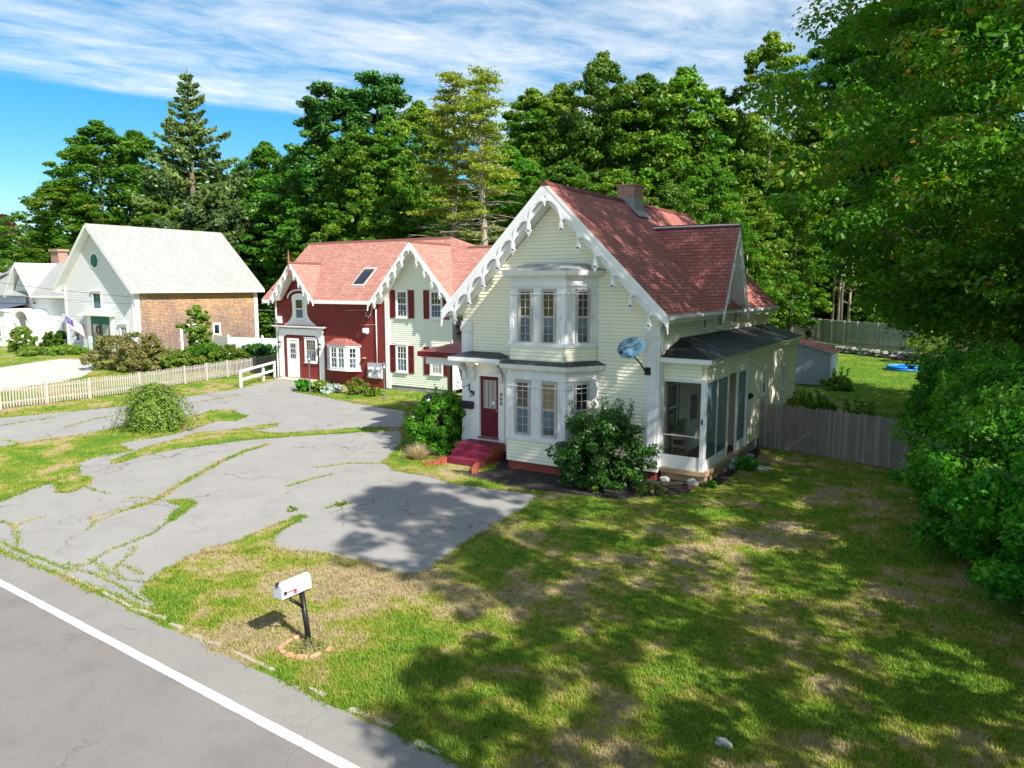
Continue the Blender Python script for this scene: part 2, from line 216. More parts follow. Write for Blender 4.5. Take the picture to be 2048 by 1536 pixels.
# ---------------------------------------------------------------- mesh helpers
class B:
    def __init__(s): s.v=[]; s.f=[]; s.mi=[]; s.uv=[]; s.cur=0; s.smooth=False; s.sm=[]
    def add(s,vs,fs,uvs=None):
        o=len(s.v); s.v+=[tuple(v) for v in vs]
        for i,f in enumerate(fs):
            s.f.append(tuple(o+k for k in f)); s.mi.append(s.cur); s.sm.append(s.smooth)
            s.uv.append(uvs[i] if uvs else None)
    def quad(s,a,b,c,d): s.add([a,b,c,d],[(0,1,2,3)])
    def box(s,x0,x1,y0,y1,z0,z1): s.hexa([Vector((x,y,z)) for z in (z0,z1) for x,y in ((x0,y0),(x1,y0),(x1,y1),(x0,y1))])
    def hexa(s,p): s.add(p,[(3,2,1,0),(4,5,6,7),(0,1,5,4),(1,2,6,5),(2,3,7,6),(3,0,4,7)])
    def prism(s,pts,d):
        "polygon pts extruded by vector d"
        n=len(pts); d=Vector(d); a=[Vector(p) for p in pts]; b=[p+d for p in a]
        nn=Vector((0,0,0))
        for i in range(n): nn+=a[i].cross(a[(i+1)%n])
        fl=nn.dot(d)>0
        fs=[tuple(range(n))[::-1],tuple(range(n,2*n))]+[(i,(i+1)%n,n+(i+1)%n,n+i) for i in range(n)]
        if not fl: fs=[f[::-1] for f in fs]
        s.add(a+b,fs)
    def tube(s,pts,r,n=6,r1=None):
        pts=[Vector(p) for p in pts]; m=len(pts); vs=[]; ref=None
        for i,p in enumerate(pts):
            t=(pts[min(i+1,m-1)]-pts[max(i-1,0)]).normalized()
            if ref is None: ref=Vector((0,0,1)) if abs(t.z)<.9 else Vector((1,0,0))
            u=t.cross(ref).normalized(); w=u.cross(t).normalized(); ref=w
            rr=(r+(r1-r)*i/(m-1)) if r1 is not None else (r[i] if isinstance(r,(list,tuple)) else r)
            for k in range(n): a=2*math.pi*k/n; vs.append(p+u*(math.cos(a)*rr)+w*(math.sin(a)*rr))
        fs=[(i*n+k,i*n+(k+1)%n,(i+1)*n+(k+1)%n,(i+1)*n+k) for i in range(m-1) for k in range(n)]+[tuple(range(n))[::-1],tuple(range((m-1)*n,m*n))]
        s.smooth,sv=True,s.smooth; s.add(vs,fs); s.smooth=sv
    def lathe(s,c,prof,n=14,ax=None):
        c=Vector(c); ax=Vector(ax).normalized() if ax else Vector((0,0,1)); u=ax.orthogonal().normalized(); w=ax.cross(u); vs=[]
        for h,r in prof:
            for k in range(n): a=2*math.pi*k/n; vs.append(c+ax*h+u*(math.cos(a)*max(r,1e-4))+w*(math.sin(a)*max(r,1e-4)))
        m=len(prof); fs=[(i*n+k,i*n+(k+1)%n,(i+1)*n+(k+1)%n,(i+1)*n+k) for i in range(m-1) for k in range(n)]+[tuple(range(n))[::-1],tuple(range((m-1)*n,m*n))]
        s.smooth,sv=True,s.smooth; s.add(vs,fs); s.smooth=sv
    def blob(s,c,rx,ry,rz,seed=0,amp=.25,sub=2):
        bm=bmesh.new(); bmesh.ops.create_icosphere(bm,subdivisions=sub,radius=1); c=Vector(c)
        vs=[c+Vector((v.co.x*rx,v.co.y*ry,v.co.z*rz))*(1+amp*mnoise.noise(v.co*1.6+Vector((seed*3.1,seed*7.7,seed)))*1.6) for v in bm.verts]
        s.add(vs,[tuple(v.index for v in f.verts) for f in bm.faces]); bm.free()
def link(o,parent=None):
    COL.objects.link(o)
    if parent:
        o.parent=parent; o.matrix_parent_inverse=Matrix.Translation(-Vector(WORLDLOC.get(parent.name,(0,0,0))))
    return o
WORLDLOC={}
def obj(name,b,mats,parent=None,local=False):
    me=bpy.data.meshes.new(name); me.from_pydata(b.v,[],b.f)
    if not isinstance(mats,(list,tuple)): mats=[mats]
    for m in mats: me.materials.append(m)
    me.polygons.foreach_set('material_index',b.mi); me.polygons.foreach_set('use_smooth',b.sm)
    if any(u for u in b.uv):
        ul=me.uv_layers.new(name='UVMap'); k=0
        for i,f in enumerate(b.f):
            u=b.uv[i]
            for j in range(len(f)): ul.data[k].uv=u[j] if u else (0,0); k+=1
    me.update(); o=bpy.data.objects.new(name,me); COL.objects.link(o)
    if parent:
        o.parent=parent
        if not local: o.matrix_parent_inverse=Matrix.Translation(-Vector(WORLDLOC[parent.name]))
    return o
def tag(o,label=None,cat=None,group=None,kind=None):
    if label: o['label']=label
    if cat: o['category']=cat
    if group: o['group']=group
    if kind: o['kind']=kind
    return o
def thing(name,label,cat,loc=(0,0,0),group=None):
    o=bpy.data.objects.new(name,None); COL.objects.link(o); o.location=loc; o.empty_display_size=.2; WORLDLOC[o.name]=tuple(loc); tag(o,label,cat,group); return o
def one(name,b,mats,label,cat,loc=None,group=None):
    "a thing that is a single mesh; origin moved to loc"
    o=obj(name,b,mats)
    if loc is not None: o.data.transform(Matrix.Translation(-Vector(loc))); o.location=loc
    return tag(o,label,cat,group)
class Fr:
    def __init__(s,o,u,n): s.o=Vector(o); s.u=Vector(u).normalized(); s.n=Vector(n).normalized()
    def p(s,u,z,n=0): return s.o+s.u*u+s.n*n+Vector((0,0,z))
    def box(s,b,u0,u1,z0,z1,n0,n1):
        q=[s.p(u,z,n) for z in (z0,z1) for u,n in ((u0,n0),(u1,n0),(u1,n1),(u0,n1))]
        if s.u.cross(s.n).z<0: q=[q[i] for i in (3,2,1,0,7,6,5,4)]
        b.hexa(q)
    def poly(s,b,pts,n0,n1): b.prism([s.p(u,z,n0) for u,z in pts],s.n*(n1-n0))
def clip(poly,z0,z1):
    def cut(P,zc,keep):
        out=[]
        for i in range(len(P)):
            a=P[i]; c=P[(i+1)%len(P)]; ia=keep(a[1]); ic=keep(c[1])
            if ia: out.append(a)
            if ia!=ic: t=(zc-a[1])/(c[1]-a[1]); out.append((a[0]+(c[0]-a[0])*t,zc))
        return out
    P=cut(poly,z0,lambda z:z>=z0-1e-9); return cut(P,z1,lambda z:z<=z1+1e-9) if P else P
def siding(b,fr,poly,exp=.115,proud=.02):
    "real clapboards: each course leans out at its lower edge"
    zs=[p[1] for p in poly]; z=min(zs); zt=max(zs)
    n0=len(b.f); fr.poly(b,poly,-.12,0)
    for i in range(n0,len(b.f)): b.uv[i]=[(.5,.5)]*len(b.f[i])
    while z<zt-.005:
        z1=min(z+exp,zt); P=clip(poly,z,z1)
        if len(P)>=3:
            lo=[p for p in P if abs(p[1]-z)<1e-6]; hi=[p for p in P if abs(p[1]-z1)<1e-6]
            if len(lo)>=2:
                l0=min(p[0] for p in lo); l1=max(p[0] for p in lo)
                if len(hi)>=1: h0=min(p[0] for p in hi); h1=max(p[0] for p in hi)
                else: h0=h1=(l0+l1)/2
                a=fr.p(l0,z,proud); c=fr.p(l1,z,proud); d=fr.p(h1,z1,.004); e=fr.p(h0,z1,.004); a0=fr.p(l0,z,.0); c0=fr.p(l1,z,.0)
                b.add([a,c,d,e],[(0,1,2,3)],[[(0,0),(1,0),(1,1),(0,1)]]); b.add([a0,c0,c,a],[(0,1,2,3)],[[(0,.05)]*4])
        z=z1
def vsiding(b,fr,poly,w=.2,gap=.012,th=.02):
    "vertical boards, poly convex"
    us=[p[0] for p in poly]; fr.poly(b,poly,-.12,0); u=min(us); T=[(p[1],p[0]) for p in poly]
    while u<max(us)-.01:
        P=clip(T,u+gap/2,min(u+w,max(us))-gap/2)
        if len(P)>=3: fr.poly(b,[(q[1],q[0]) for q in P],.001,th)
        u+=w
def sub_glass(g,ms,w):
    p=obj('pane',g,ms); p.parent=w; p.matrix_parent_inverse=Matrix(); return p
def window(par,fr,u0,u1,z0,z1,cols=2,rows=3,case=.09,cmat=None,smat=None,upper=None,lower=None,sill=True,n=0.0,double=True,sub=False,proud=.045,label=None):
    "casing, two sashes with muntins; the glass is the window's own part. u0..z1 are the outer edges of the casing"
    cmat=cmat or WHITE; smat=smat or TAN; upper=upper or GLASS; lower=lower or SCREENG
    b=B(); fr.box(b,u0,u0+case,z0,z1,n,n+proud); fr.box(b,u1-case,u1,z0,z1,n,n+proud); fr.box(b,u0+case,u1-case,z1-case,z1,n,n+proud); fr.box(b,u0+case,u1-case,z0,z0+case*.7,n,n+proud)
    if sill: fr.box(b,u0-.03,u1+.03,z0-.045,z0-.001,n,n+proud+.05); fr.box(b,u0-.02,u1+.02,z1+.001,z1+.035,n,n+proud+.03)
    b.cur=1; a0,a1,c0,c1=u0+case+.001,u1-case-.001,z0+case*.7+.001,z1-case-.001; r=.035; zm=(c0+c1)/2
    def sash(z_0,z_1,nn):
        fr.box(b,a0,a0+r,z_0,z_1,n,n+nn); fr.box(b,a1-r,a1,z_0,z_1,n,n+nn); fr.box(b,a0+r,a1-r,z_0,z_0+r,n,n+nn); fr.box(b,a0+r,a1-r,z_1-r,z_1,n,n+nn)
        for i in range(1,cols): u=a0+r+(a1-a0-2*r)*i/cols; fr.box(b,u-.009,u+.009,z_0+r,z_1-r,n+.004,n+nn-.004)
        for j in range(1,rows): z=z_0+r+(z_1-z_0-2*r)*j/rows; fr.box(b,a0+r,a1-r,z-.009,z+.009,n+.005,n+nn-.005)
    if double: sash(zm,c1,.028); sash(c0,zm-.001,.022)
    else: sash(c0,c1,.026)
    g=B()
    if double: 
        fr.box(g,a0+.01,a1-.01,zm+.01,c1-.01,n+.001,n+.006); g.cur=1; fr.box(g,a0+.01,a1-.01,c0+.01,zm-.012,n+.001,n+.0065)
    else: fr.box(g,a0+.01,a1-.01,c0+.01,c1-.01,n+.001,n+.006)
    if sub:
        b.cur=2; k=len(b.v); b.v+=g.v
        for f,mi in zip(g.f,g.mi): b.f.append(tuple(i+k for i in f)); b.mi.append(2+mi); b.sm.append(False); b.uv.append(None)
        w=subpart('window',b,[cmat,smat,upper,lower],par)
    else:
        w=obj('window',b,[cmat,smat],par); sub_glass(g,[upper,lower],w)
    if label: w['label']=label
    return w
def subpart(name,b,mats,part):
    "sub-part given in world coordinates (parts keep their thing's inverse, so identity is right)"
    o=obj(name,b,mats); o.parent=part; o.matrix_parent_inverse=Matrix(); return o
sub=subpart
def roofslab(b,pts,u,th=.09,mtop=0,mside=1,org=None):
    "pts planar polygon (top surface, any order); u horizontal run direction for the shingle courses"
    P=[Vector(p) for p in pts]; n=Vector((0,0,0))
    for i in range(len(P)): n+=P[i].cross(P[(i+1)%len(P)])
    n.normalize()
    if n.z<0: P=P[::-1]; n=-n
    u=Vector(u).normalized(); v=n.cross(u).normalized(); 
    if v.z<0: v=-v
    o=Vector(org) if org else P[0]; N=len(P); Q=[p-n*th for p in P]
    b.cur=mtop; b.add(P,[tuple(range(N))],[[((p-o).dot(u),(p-o).dot(v)) for p in P]])
    b.cur=mside; b.add(P+Q,[tuple(range(2*N-1,N-1,-1))]+[(i,N+i,N+(i+1)%N,(i+1)%N) for i in range(N)])
def verge(b,fr,apex,tip,narch,band=.2,deep=.62,th=.045,n0=0,rib=.12,side=1):
    """carved bargeboard: solid band under the roof edge, a row of leaning arches cut into it, pendants between them"""
    ax,az=apex; tx,tz=tip; w=(tx-ax)/narch; sl=(tz-az)/(tx-ax)
    def P(u,z,n): return fr.p(u,z,n)
    def strip(top,bot,na,nb):
        m=len(top)
        for i in range(m-1):
            q=[P(*top[i],nb),P(*top[i+1],nb),P(*bot[i+1],nb),P(*bot[i],nb)]; r=[P(*top[i],na),P(*top[i+1],na),P(*bot[i+1],na),P(*bot[i],na)]
            b.add(q,[(0,1,2,3)]); b.add(r,[(3,2,1,0)]); b.add([q[3],q[2],r[2],r[3]],[(0,1,2,3)]); b.add([q[0],q[1],r[1],r[0]],[(3,2,1,0)])
    strip([(ax,az),(tx,tz)],[(ax,az-band*1.25),(tx,tz-band)],n0,n0+th)
    M=12
    for k in range(narch):
        x0=ax+w*k; zr=lambda u: az+sl*(u-ax)
        zp=zr(x0)-band-.20; ze=zr(x0+w)-deep*(1 if k<narch-1 else .72)+.10
        us=[i/M for i in range(M+1)]
        def za(t):
            if t<.10: return zp-.05-(.10-t)/.10*.16
            q=(t-.10)/.90; return zp-.05*(1-q)-(zp-ze)*(1-math.sqrt(max(0,1-q*q*.995)))
        arch=[(x0+w*t,min(za(t),zr(x0+w*t)-band-.02)) for t in us]
        ru=[(u,z+rib*(1+ .9*(i/M)**3)) for i,(u,z) in enumerate(arch)]; ru=[(u,min(z,zr(u)-band*.8)) for u,z in ru]
        strip(ru,arch,n0-.01,n0+th+.02)
        # web between rib and band with a crescent slit left open on the upper side
        top=[(u,zr(u)-band+.01) for u,_ in arch]; 
        lo=[]
        for i,(u,z) in enumerate(ru):
            t=i/M; gap=.10*math.sin(math.pi*min(1,max(0,(t-.45)/.5))) if t>.45 else 0
            lo.append((u,min(z+gap,top[i][1])))
        strip(top,lo,n0+.004,n0+th-.01)
        # pendant
        px=x0+w; pz=zr(x0+w)-deep+.12
        if k<narch-1:
            for (da,dz,ww,hh) in ((0,.0,.05,.30),(0,-.07,.095,.045)):
                fr.box(b,px+da-ww,px+da+ww,pz+dz-hh/2,pz+dz+hh/2,n0-.012,n0+th+.024)
            b.prism([P(px-.05,pz-.15,n0),P(px+.05,pz-.15,n0),P(px,pz-.24,n0)],fr.n*(th+.01))
def plan_offset(pts,off):
    "open polyline of 2-D points pushed outwards (to the right of travel is negative)"
    out=[]; n=len(pts); nor=[]
    for i in range(n-1):
        d=(Vector(pts[i+1])-Vector(pts[i])).normalized(); nor.append(Vector((d.y,-d.x)))
    for i,p in enumerate(pts):
        if i==0: 
            # slide along the wall line (y constant)
            k=nor[0]; out.append((p[0]+off/k.x if abs(k.x)>.05 else p[0],p[1]))
        elif i==n-1: k=nor[-1]; out.append((p[0]+off/k.x if abs(k.x)>.05 else p[0],p[1]))
        else:
            a,c=nor[i-1],nor[i]; m=(a+c).normalized(); out.append(tuple(Vector(p)+m*(off/m.dot(a))))
    return out
def baysolid(b,plan,off,z0,z1,off2=None):
    A=plan_offset(plan,off); C=plan_offset(plan,off if off2 is None else off2); n=len(A)
    v=[(x,y,z0) for x,y in A]+[(x,y,z1) for x,y in C]
    b.add(v,[tuple(range(n)),tuple(range(2*n-1,n-1,-1))]+[(i,(i+1)%n,n+(i+1)%n,n+i)[::-1] for i in range(n)][:])
def shutter(par,fr,u0,u1,z0,z1,mt):
    b=B(); r=.05; fr.box(b,u0,u0+r,z0,z1,.022,.05); fr.box(b,u1-r,u1,z0,z1,.022,.05)
    for z in (z0,(z0+z1)/2-r/2,z1-r): fr.box(b,u0+r,u1-r,z,z+r,.022,.05)
    fr.box(b,u0+r,u1-r,z0+r,z1-r,.022,.028); z=z0+r+.01
    while z<z1-r-.03:
        if abs(z-(z0+z1)/2)>.05: b.prism([fr.p(u0+r,z,.028),fr.p(u1-r,z,.028),fr.p(u1-r,z+.008,.045),fr.p(u0+r,z+.008,.045)],(0,0,.012))
        z+=.045
    return obj('shutter',b,mt,par)
def panel(b,fr,uc,z0,z1,hw,n):
    "applied pilaster: twin fillets closing in a round head and foot, a rosette at the waist"
    t=.014
    for s in (-1,1): fr.box(b,uc+s*hw-t,uc+s*hw+t,z0+hw,z1-hw,n,n+.022)
    for zc,a0 in ((z1-hw,0),(z0+hw,math.pi)):
        pts=[(uc+hw*math.cos(a0+math.pi*i/8),zc+hw*math.sin(a0+math.pi*i/8)) for i in range(9)]
        for i in range(8):
            (ua,za),(ub,zb)=pts[i],pts[i+1]; ia=((ua-uc)*.72+uc,(za-zc)*.72+zc); ib=((ub-uc)*.72+uc,(zb-zc)*.72+zc)
            b.prism([fr.p(ua,za,n),fr.p(ub,zb,n),fr.p(*ib,n),fr.p(*ia,n)],fr.n*.022)
    zm=(z0+z1)/2
    for k in range(6):
        a=math.pi*k/3; b.prism([fr.p(uc,zm,n),fr.p(uc+.05*math.cos(a-.3),zm+.05*math.sin(a-.3),n),fr.p(uc+.075*math.cos(a),zm+.075*math.sin(a),n),fr.p(uc+.05*math.cos(a+.3),zm+.05*math.sin(a+.3),n)],fr.n*.018)
def uvbox(b,x0,x1,y0,y1,z0,z1):
    "box whose sides carry metre-scaled uv (brickwork)"
    c=[(x0,y0),(x1,y0),(x1,y1),(x0,y1)]; s=0
    for i in range(4):
        (a,e),(c2,f)=c[i],c[(i+1)%4]; l=math.hypot(c2-a,f-e)
        b.add([(a,e,z0),(c2,f,z0),(c2,f,z1),(a,e,z1)],[(0,1,2,3)],[[(s,z0),(s+l,z0),(s+l,z1),(s,z1)]]); s+=l
    b.add([(x,y,z1) for x,y in c],[(0,1,2,3)],[[(x,y) for x,y in c]]); b.add([(x,y,z0) for x,y in c],[(3,2,1,0)],[[(0,0)]*4])
def text_obj(name,txt,size,loc,rot,mt,parent=None,ext=.003):
    c=bpy.data.curves.new(name,'FONT'); c.body=txt; c.size=size; c.extrude=ext; c.align_x='CENTER'; c.align_y='CENTER'; t=bpy.data.objects.new('tmp',c); COL.objects.link(t)
    dg=bpy.context.evaluated_depsgraph_get(); dg.update(); me=bpy.data.meshes.new_from_object(t.evaluated_get(dg)); bpy.data.objects.remove(t); me.name=name; me.materials.clear(); me.materials.append(mt)
    o=bpy.data.objects.new(name,me); COL.objects.link(o); o.location=loc; o.rotation_euler=rot
    if parent: o.parent=parent; o.matrix_parent_inverse=Matrix.Translation(-Vector(WORLDLOC[parent.name]))
    return o
# ================================================================ YELLOW HOUSE
YW=22.1; XL,XR=-16.13,-8.6; XM=-12.37; RZ=9.48; K=.984; YB0=21.5; YREAR=34.95
def rz(x): return RZ-K*abs(x-XM)
house=thing('gothic_house','pale yellow clapboard house with red shingle roof, white carved gable boards and two storey bay','house',(XM,YW,0))
FF=Fr((0,YW,0),(1,0,0),(0,-1,0)); FS=Fr((XR,0,0),(0,1,0),(1,0,0))
b=B(); wt=.62
siding(b,FF,[(XL,.32),(XR,.32),(XR,rz(XR)-wt),(XM,RZ-wt),(XL,rz(XL)-wt)],.118)
siding(b,FS,[(YW+.0,.32),(YREAR,.32),(YREAR,5.5),(YW+.0,5.5)],.118)
b.box(XL,XL+.12,YW+.13,YREAR,.32,5.5); b.box(XL,XR,YREAR-.1,YREAR,.32,5.4)
b.prism([(XL,YREAR-.1,5.4),(XR,YREAR-.1,5.4),(XM,YREAR-.1,RZ-.2)],(0,.1,0))
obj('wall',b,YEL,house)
b=B(); uvbox(b,XL+.03,XR-.03,YW+.03,YREAR-.03,-.3,.325); obj('foundation',b,FBRICK,house)
# corner pilasters, water table, frieze
for u0,u1 in ((XL-.03,XL+.42),(XR-.40,XR+.04)):
    b=B(); FF.box(b,u0,u1,.42,4.9,.0,.06); FF.box(b,u0+.09,u1-.09,.75,4.5,.061,.085); FF.box(b,u0-.02,u1+.02,.30,.72,-.005,.09); FF.box(b,u0-.03,u1+.03,4.55,4.72,-.002,.10)
    if u1>-9: FS.box(b,YW+.0,YW+.42,.42,5.15,.0,.055); FS.box(b,YW+.1,YW+.33,.75,4.8,.056,.075)
    obj('corner_pilaster',b,WORN,house)
b=B(); FS.box(b,YREAR-.16,YREAR,.35,5.15,.0,.04); obj('corner_board',b,WHITE,house)
b=B(); FF.box(b,XL+.42,XR-.40,.30,.335,.0,.05); obj('water_table',b,WORN,house)
# roof
b=B(); ye,yr=YB0-.06,YREAR+.22
for s in (-1,1):
    roofslab(b,[(XM,ye,RZ),(XM+s*4.27,ye,RZ-K*4.27),(XM+s*4.27,yr,RZ-K*4.27),(XM,yr,RZ)],(0,1,0),.10,org=(XM,ye,RZ-.02))
b.cur=0; b.prism([(XM-.16,ye-.01,RZ-.13),(XM,ye-.01,RZ+.03),(XM+.16,ye-.01,RZ-.13)],(0,yr-ye+.02,0))
b.cur=1
for s in (-1,1):   # boxed soffit at the front and back overhang, eave soffit
    b.prism([(XM,YB0+.05,RZ-.12),(XM+s*4.2,YB0+.05,RZ-K*4.2-.12),(XM+s*4.2,YB0+.05,RZ-K*4.2-.30),(XM+s*3.75,YB0+.05,rz(XM+3.75)-.62),(XM,YB0+.05,RZ-.60)],(0,.52,0))
    xo=XM+s*4.2; xi=XM+s*3.72; b.prism([(xi,YW-.05,5.62),(xo,YW-.05,5.26),(xo,YW-.05,5.14),(xi,YW-.05,5.12)],(0,YREAR-YW,0))
    b.prism([(XM,YREAR+.003,RZ-.14),(XM+s*4.2,YREAR+.003,RZ-K*4.2-.13),(XM+s*4.2,YREAR+.003,RZ-K*4.2-.35),(XM,YREAR+.003,RZ-.45)],(0,.14,0))
obj('roof',b,[ROOF,WHITE],house)
b=B(); verge(b,Fr((0,YB0,0),(1,0,0),(0,-1,0)),(XM,RZ-.06),(XM+4.27,RZ-K*4.27-.06),7,.30,.92,.05)
verge(b,Fr((0,YB0,0),(1,0,0),(0,-1,0)),(XM,RZ-.06),(XM-4.27,RZ-K*4.27-.06),7,.30,.92,.05); obj('bargeboard',b,WORN,house)
for s,y0,y1 in ((1,YB0+.1,26.5),(1,29.6,yr-.02),(-1,YB0+.1,33)):
    b=B(); x=XM+s*4.3; z=RZ-K*4.27-.10
    prof=[(-.05,.07),(-.06,-.02),(-.03,-.06),(.03,-.06),(.07,-.01),(.075,.07),(.06,.07),(.05,0),(.02,-.04),(-.03,-.04),(-.04,0),(-.035,.07)]
    b.prism([(x+s*p+s*.02,y0,z+q) for p,q in prof],(0,y1-y0,0)); b.box(min(x-s*.05,x-s*.08),max(x-s*.05,x-s*.08),y0,y1,z-.16,z+.03); obj('gutter',b,WHITE,house)
b=B(); b.tube([(XR+.46,YREAR+.18,5.1),(XR+.42,YREAR+.16,5.0),(XR+.1,YREAR+.06,4.72),(XR+.07,YREAR+.04,4.5)],.045,8); obj('downspout',b,WHITE,house)
# dormer gable on the right side
DY,DZ,DX,DS=28.0,8.42,-7.9,1.98; mx=XM+(RZ-DZ)/K+.0
b=B()
for s in (-1,1):
    zt=5.30; dy=(DZ-zt)/DS; xt=XM+(RZ-zt)/K
    roofslab(b,[(DX,DY,DZ),(mx,DY,DZ),(xt-.03,DY+s*dy,zt),(DX,DY+s*dy,zt)],(1,0,0),.08,org=(DX,DY,DZ-.02))
b.cur=0; b.prism([(mx-.05,DY-.09,DZ-.13),(mx-.05,DY,DZ+.03),(mx-.05,DY+.09,DZ-.13)],(DX-mx+.06,0,0))
b.cur=1
for s in (-1,1): b.prism([(XR+.02,DY,DZ-.12),(XR+.02,DY+s*1.5,DZ-DS*1.5-.12),(XR+.02,DY+s*1.30,DZ-DS*1.3-.42),(XR+.02,DY,DZ-.62)],(DX-.04-XR-.02,0,0))
obj('roof',b,[ROOF,WHITE],house,)['label']='red shingled cross gable roof over the right side'
FD=Fr((DX-.04,0,0),(0,1,0),(1,0,0)); b=B()
for s in (-1,1): verge(b,FD,(DY,DZ-.05),(DY+s*1.62,DZ-DS*1.62-.05),3,.22,.62,.045)
obj('bargeboard',b,WHITE,house); b=B()
FDW=Fr((XR,0,0),(0,1,0),(1,0,0)); siding(b,FDW,[(DY-1.42,4.6),(DY+1.42,4.6),(DY+1.42,5.2),(DY+.05,DZ-.35),(DY-.05,DZ-.35),(DY-1.42,5.2)],.118,.03)
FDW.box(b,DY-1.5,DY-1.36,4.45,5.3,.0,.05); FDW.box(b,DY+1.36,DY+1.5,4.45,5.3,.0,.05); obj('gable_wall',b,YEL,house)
for y0,y1,z0 in ((26.05,26.6,4.62),(27.68,28.42,4.60),(29.62,30.42,4.66)): window(house,Fr((XR+.0,0,0),(0,1,0),(1,0,0)),y0,y1,z0,z0+.72,2,1,.07,WHITE,WHITE,upper=SCREENG,double=False,n=.035)
# chimney
b=B(); uvbox(b,-12.62,-11.90,27.55,28.45,8.6,10.0); b.cur=1; uvbox(b,-12.66,-11.86,27.51,28.49,9.99,10.07); obj('chimney',b,[BRICK,BRICK],house)
b=B(); b.box(-12.64,-11.88,27.53,28.47,9.0,9.52); b.hexa([Vector(p) for p in ((-12.0,27.4,9.18),(-11.62,27.4,8.80),(-11.62,28.6,8.80),(-12.0,28.6,9.18),(-12.0,27.4,9.215),(-11.62,27.4,8.84),(-11.62,28.6,8.84),(-12.0,28.6,9.215))]); obj('chimney_flashing',b,LEAD,house)
# ---- bays
def bayframes(plan):
    P=[Vector((x,y,0)) for x,y in plan]; fr=[]
    for i in range(3):
        d=(P[i+1]-P[i]); fr.append((Fr(P[i],d,Vector((d.y,-d.x,0))),d.length))
    return fr
lower=[(-14.10,YW),(-13.52,21.0),(-11.30,21.0),(-10.68,YW)]; upper_=[(-13.98,YW),(-13.40,21.0),(-11.33,21.0),(-10.72,YW)]
for nm,plan,zb,z0,z1,zc,zr_,lab in (('bay_window',lower,.30,1.08,3.40,3.60,3.74,'ground floor canted bay with three tall sash windows'),('bay_window',upper_,3.64,4.22,6.44,6.64,6.88,'upper floor canted bay with three narrow sash windows')):
    b=B(); F3=bayframes(plan); wmat=WORN
    baysolid(b,plan,0,z0,z1); baysolid(b,plan,.05,z0-.03,z0+.10,.05); baysolid(b,plan,.05,z1-.30,z1-.27); baysolid(b,plan,.05,z1-.55,z1-.525)
    baysolid(b,plan,.06,z1-.04,z1+.05,.16); baysolid(b,plan,.22,z1+.05,zc,.27)
    for fr,l in F3: 
        for q in (.06,l-.06): fr.box(b,q-.06,q+.06,z0+.1,z1-.55,.0,.02)
    (f0,l0),(f1,l1),(f2,l2)=F3; wz0,wz1=(z0+.15,z1-.33) if zb<1 else (z0+.06,z1-.38)
    ws=((f0,l0/2),(f1,.62 if zb<1 else .60),(f1,l1-.60),(f2,l2/2-.02 if zb<1 else l2/2+.02)); 
    for fr,u in ws: pass
    for fr,l,us in ((f0,l0,(.20,l0-.20)),(f1,l1,(.19,l1/2+.01,l1-.17)),(f2,l2,(.16,l2-.19))):
        for u in us: panel(b,fr,u,wz0+.05,wz1-.05,.075,.002)
    # apron below the sill in clapboard
    b.cur=1
    for fr,l in F3: siding(b,fr,[(0.0,zb),(l,zb),(l,z0-.03),(0,z0-.03)],.118,.018); fr.box(b,l-.05,l,zb,z0-.03,.0,.03)
    # roof
    b.cur=2; A=plan_offset(plan,.27); T=[(plan[0][0]+.45,YW),(plan[1][0]+.55,21.7),(plan[2][0]-.45,21.7),(plan[3][0]-.4,YW)] if zb>1 else [(plan[0][0]+.2,YW),(-13.42,21.02),(-11.31,21.02),(plan[3][0]-.05,YW)]
    vs=[(x,y,zc+.003) for x,y in A]+[(x,y,zr_) for x,y in T]; b.add(vs,[(0,1,5,4),(1,2,6,5),(2,3,7,6),(4,5,6,7),(3,2,1,0)])
    bw=obj(nm,b,[WORN,YEL,LEAD if zb>1 else RUBBER],house); bw['label']=lab
    if zb<1:
        b=B(); A=plan_offset(plan,-.03)
        for i in range(3):
            (x0,y0),(x1,y1)=A[i],A[i+1]; l=math.hypot(x1-x0,y1-y0); b.add([(x0,y0,-.3),(x1,y1,-.3),(x1,y1,.31),(x0,y0,.31)],[(0,1,2,3)],[[(0,0),(l,0),(l,.61),(0,.61)]])
        obj('foundation',b,FBRICK,house)
    for i,(fr,u) in enumerate(ws):
        hw=.295 if zb<1 else .27; w=window(bw,fr,u-hw,u+hw,wz0,wz1,2,3,.06,TAN,TAN,upper=(AMBER if (zb<1 and i==2) else GLASS),sub=True,sill=False,n=.004,proud=.04); w.matrix_parent_inverse=Matrix()
# ---- front door with hood
b=B(); 
FF.box(b,-15.70,-15.34,.47,3.02,.0,.07); FF.box(b,-15.48,-15.36,.72,2.95,.071,.11); FF.box(b,-14.56,-14.32,.47,3.02,.0,.07); FF.box(b,-15.34,-14.56,2.96,3.5,.0,.06); FF.box(b,-15.40,-14.50,2.95,3.05,.061,.11); FF.box(b,-15.76,-14.30,.40,.72,.0,.10); FF.box(b,-15.70,-14.32,3.02,3.5,-.001,.055)
b.cur=1; FF.box(b,-15.38,-14.50,.70,.735,.101,.22); obj('door_surround',b,[WHITE,WOOD],house)
b=B(); FF.box(b,-15.33,-15.21,.735,2.94,.005,.045); FF.box(b,-14.66,-14.57,.735,2.94,.005,.045); FF.box(b,-15.21,-14.66,2.80,2.94,.005,.045); FF.box(b,-15.21,-14.66,.735,1.78,.005,.04)
FF.box(b,-15.12,-14.75,.95,1.6,.041,.05); door=obj('front_door',b,DOORM,house)
g=B(); FF.box(g,-15.205,-14.665,1.79,2.795,.012,.02); sub('door_glass',g,CURT,door)
g=B()
for u in (-15.21,-15.03,-14.85,-14.68): FF.box(g,u,u+.022,1.79,2.80,.022,.052)
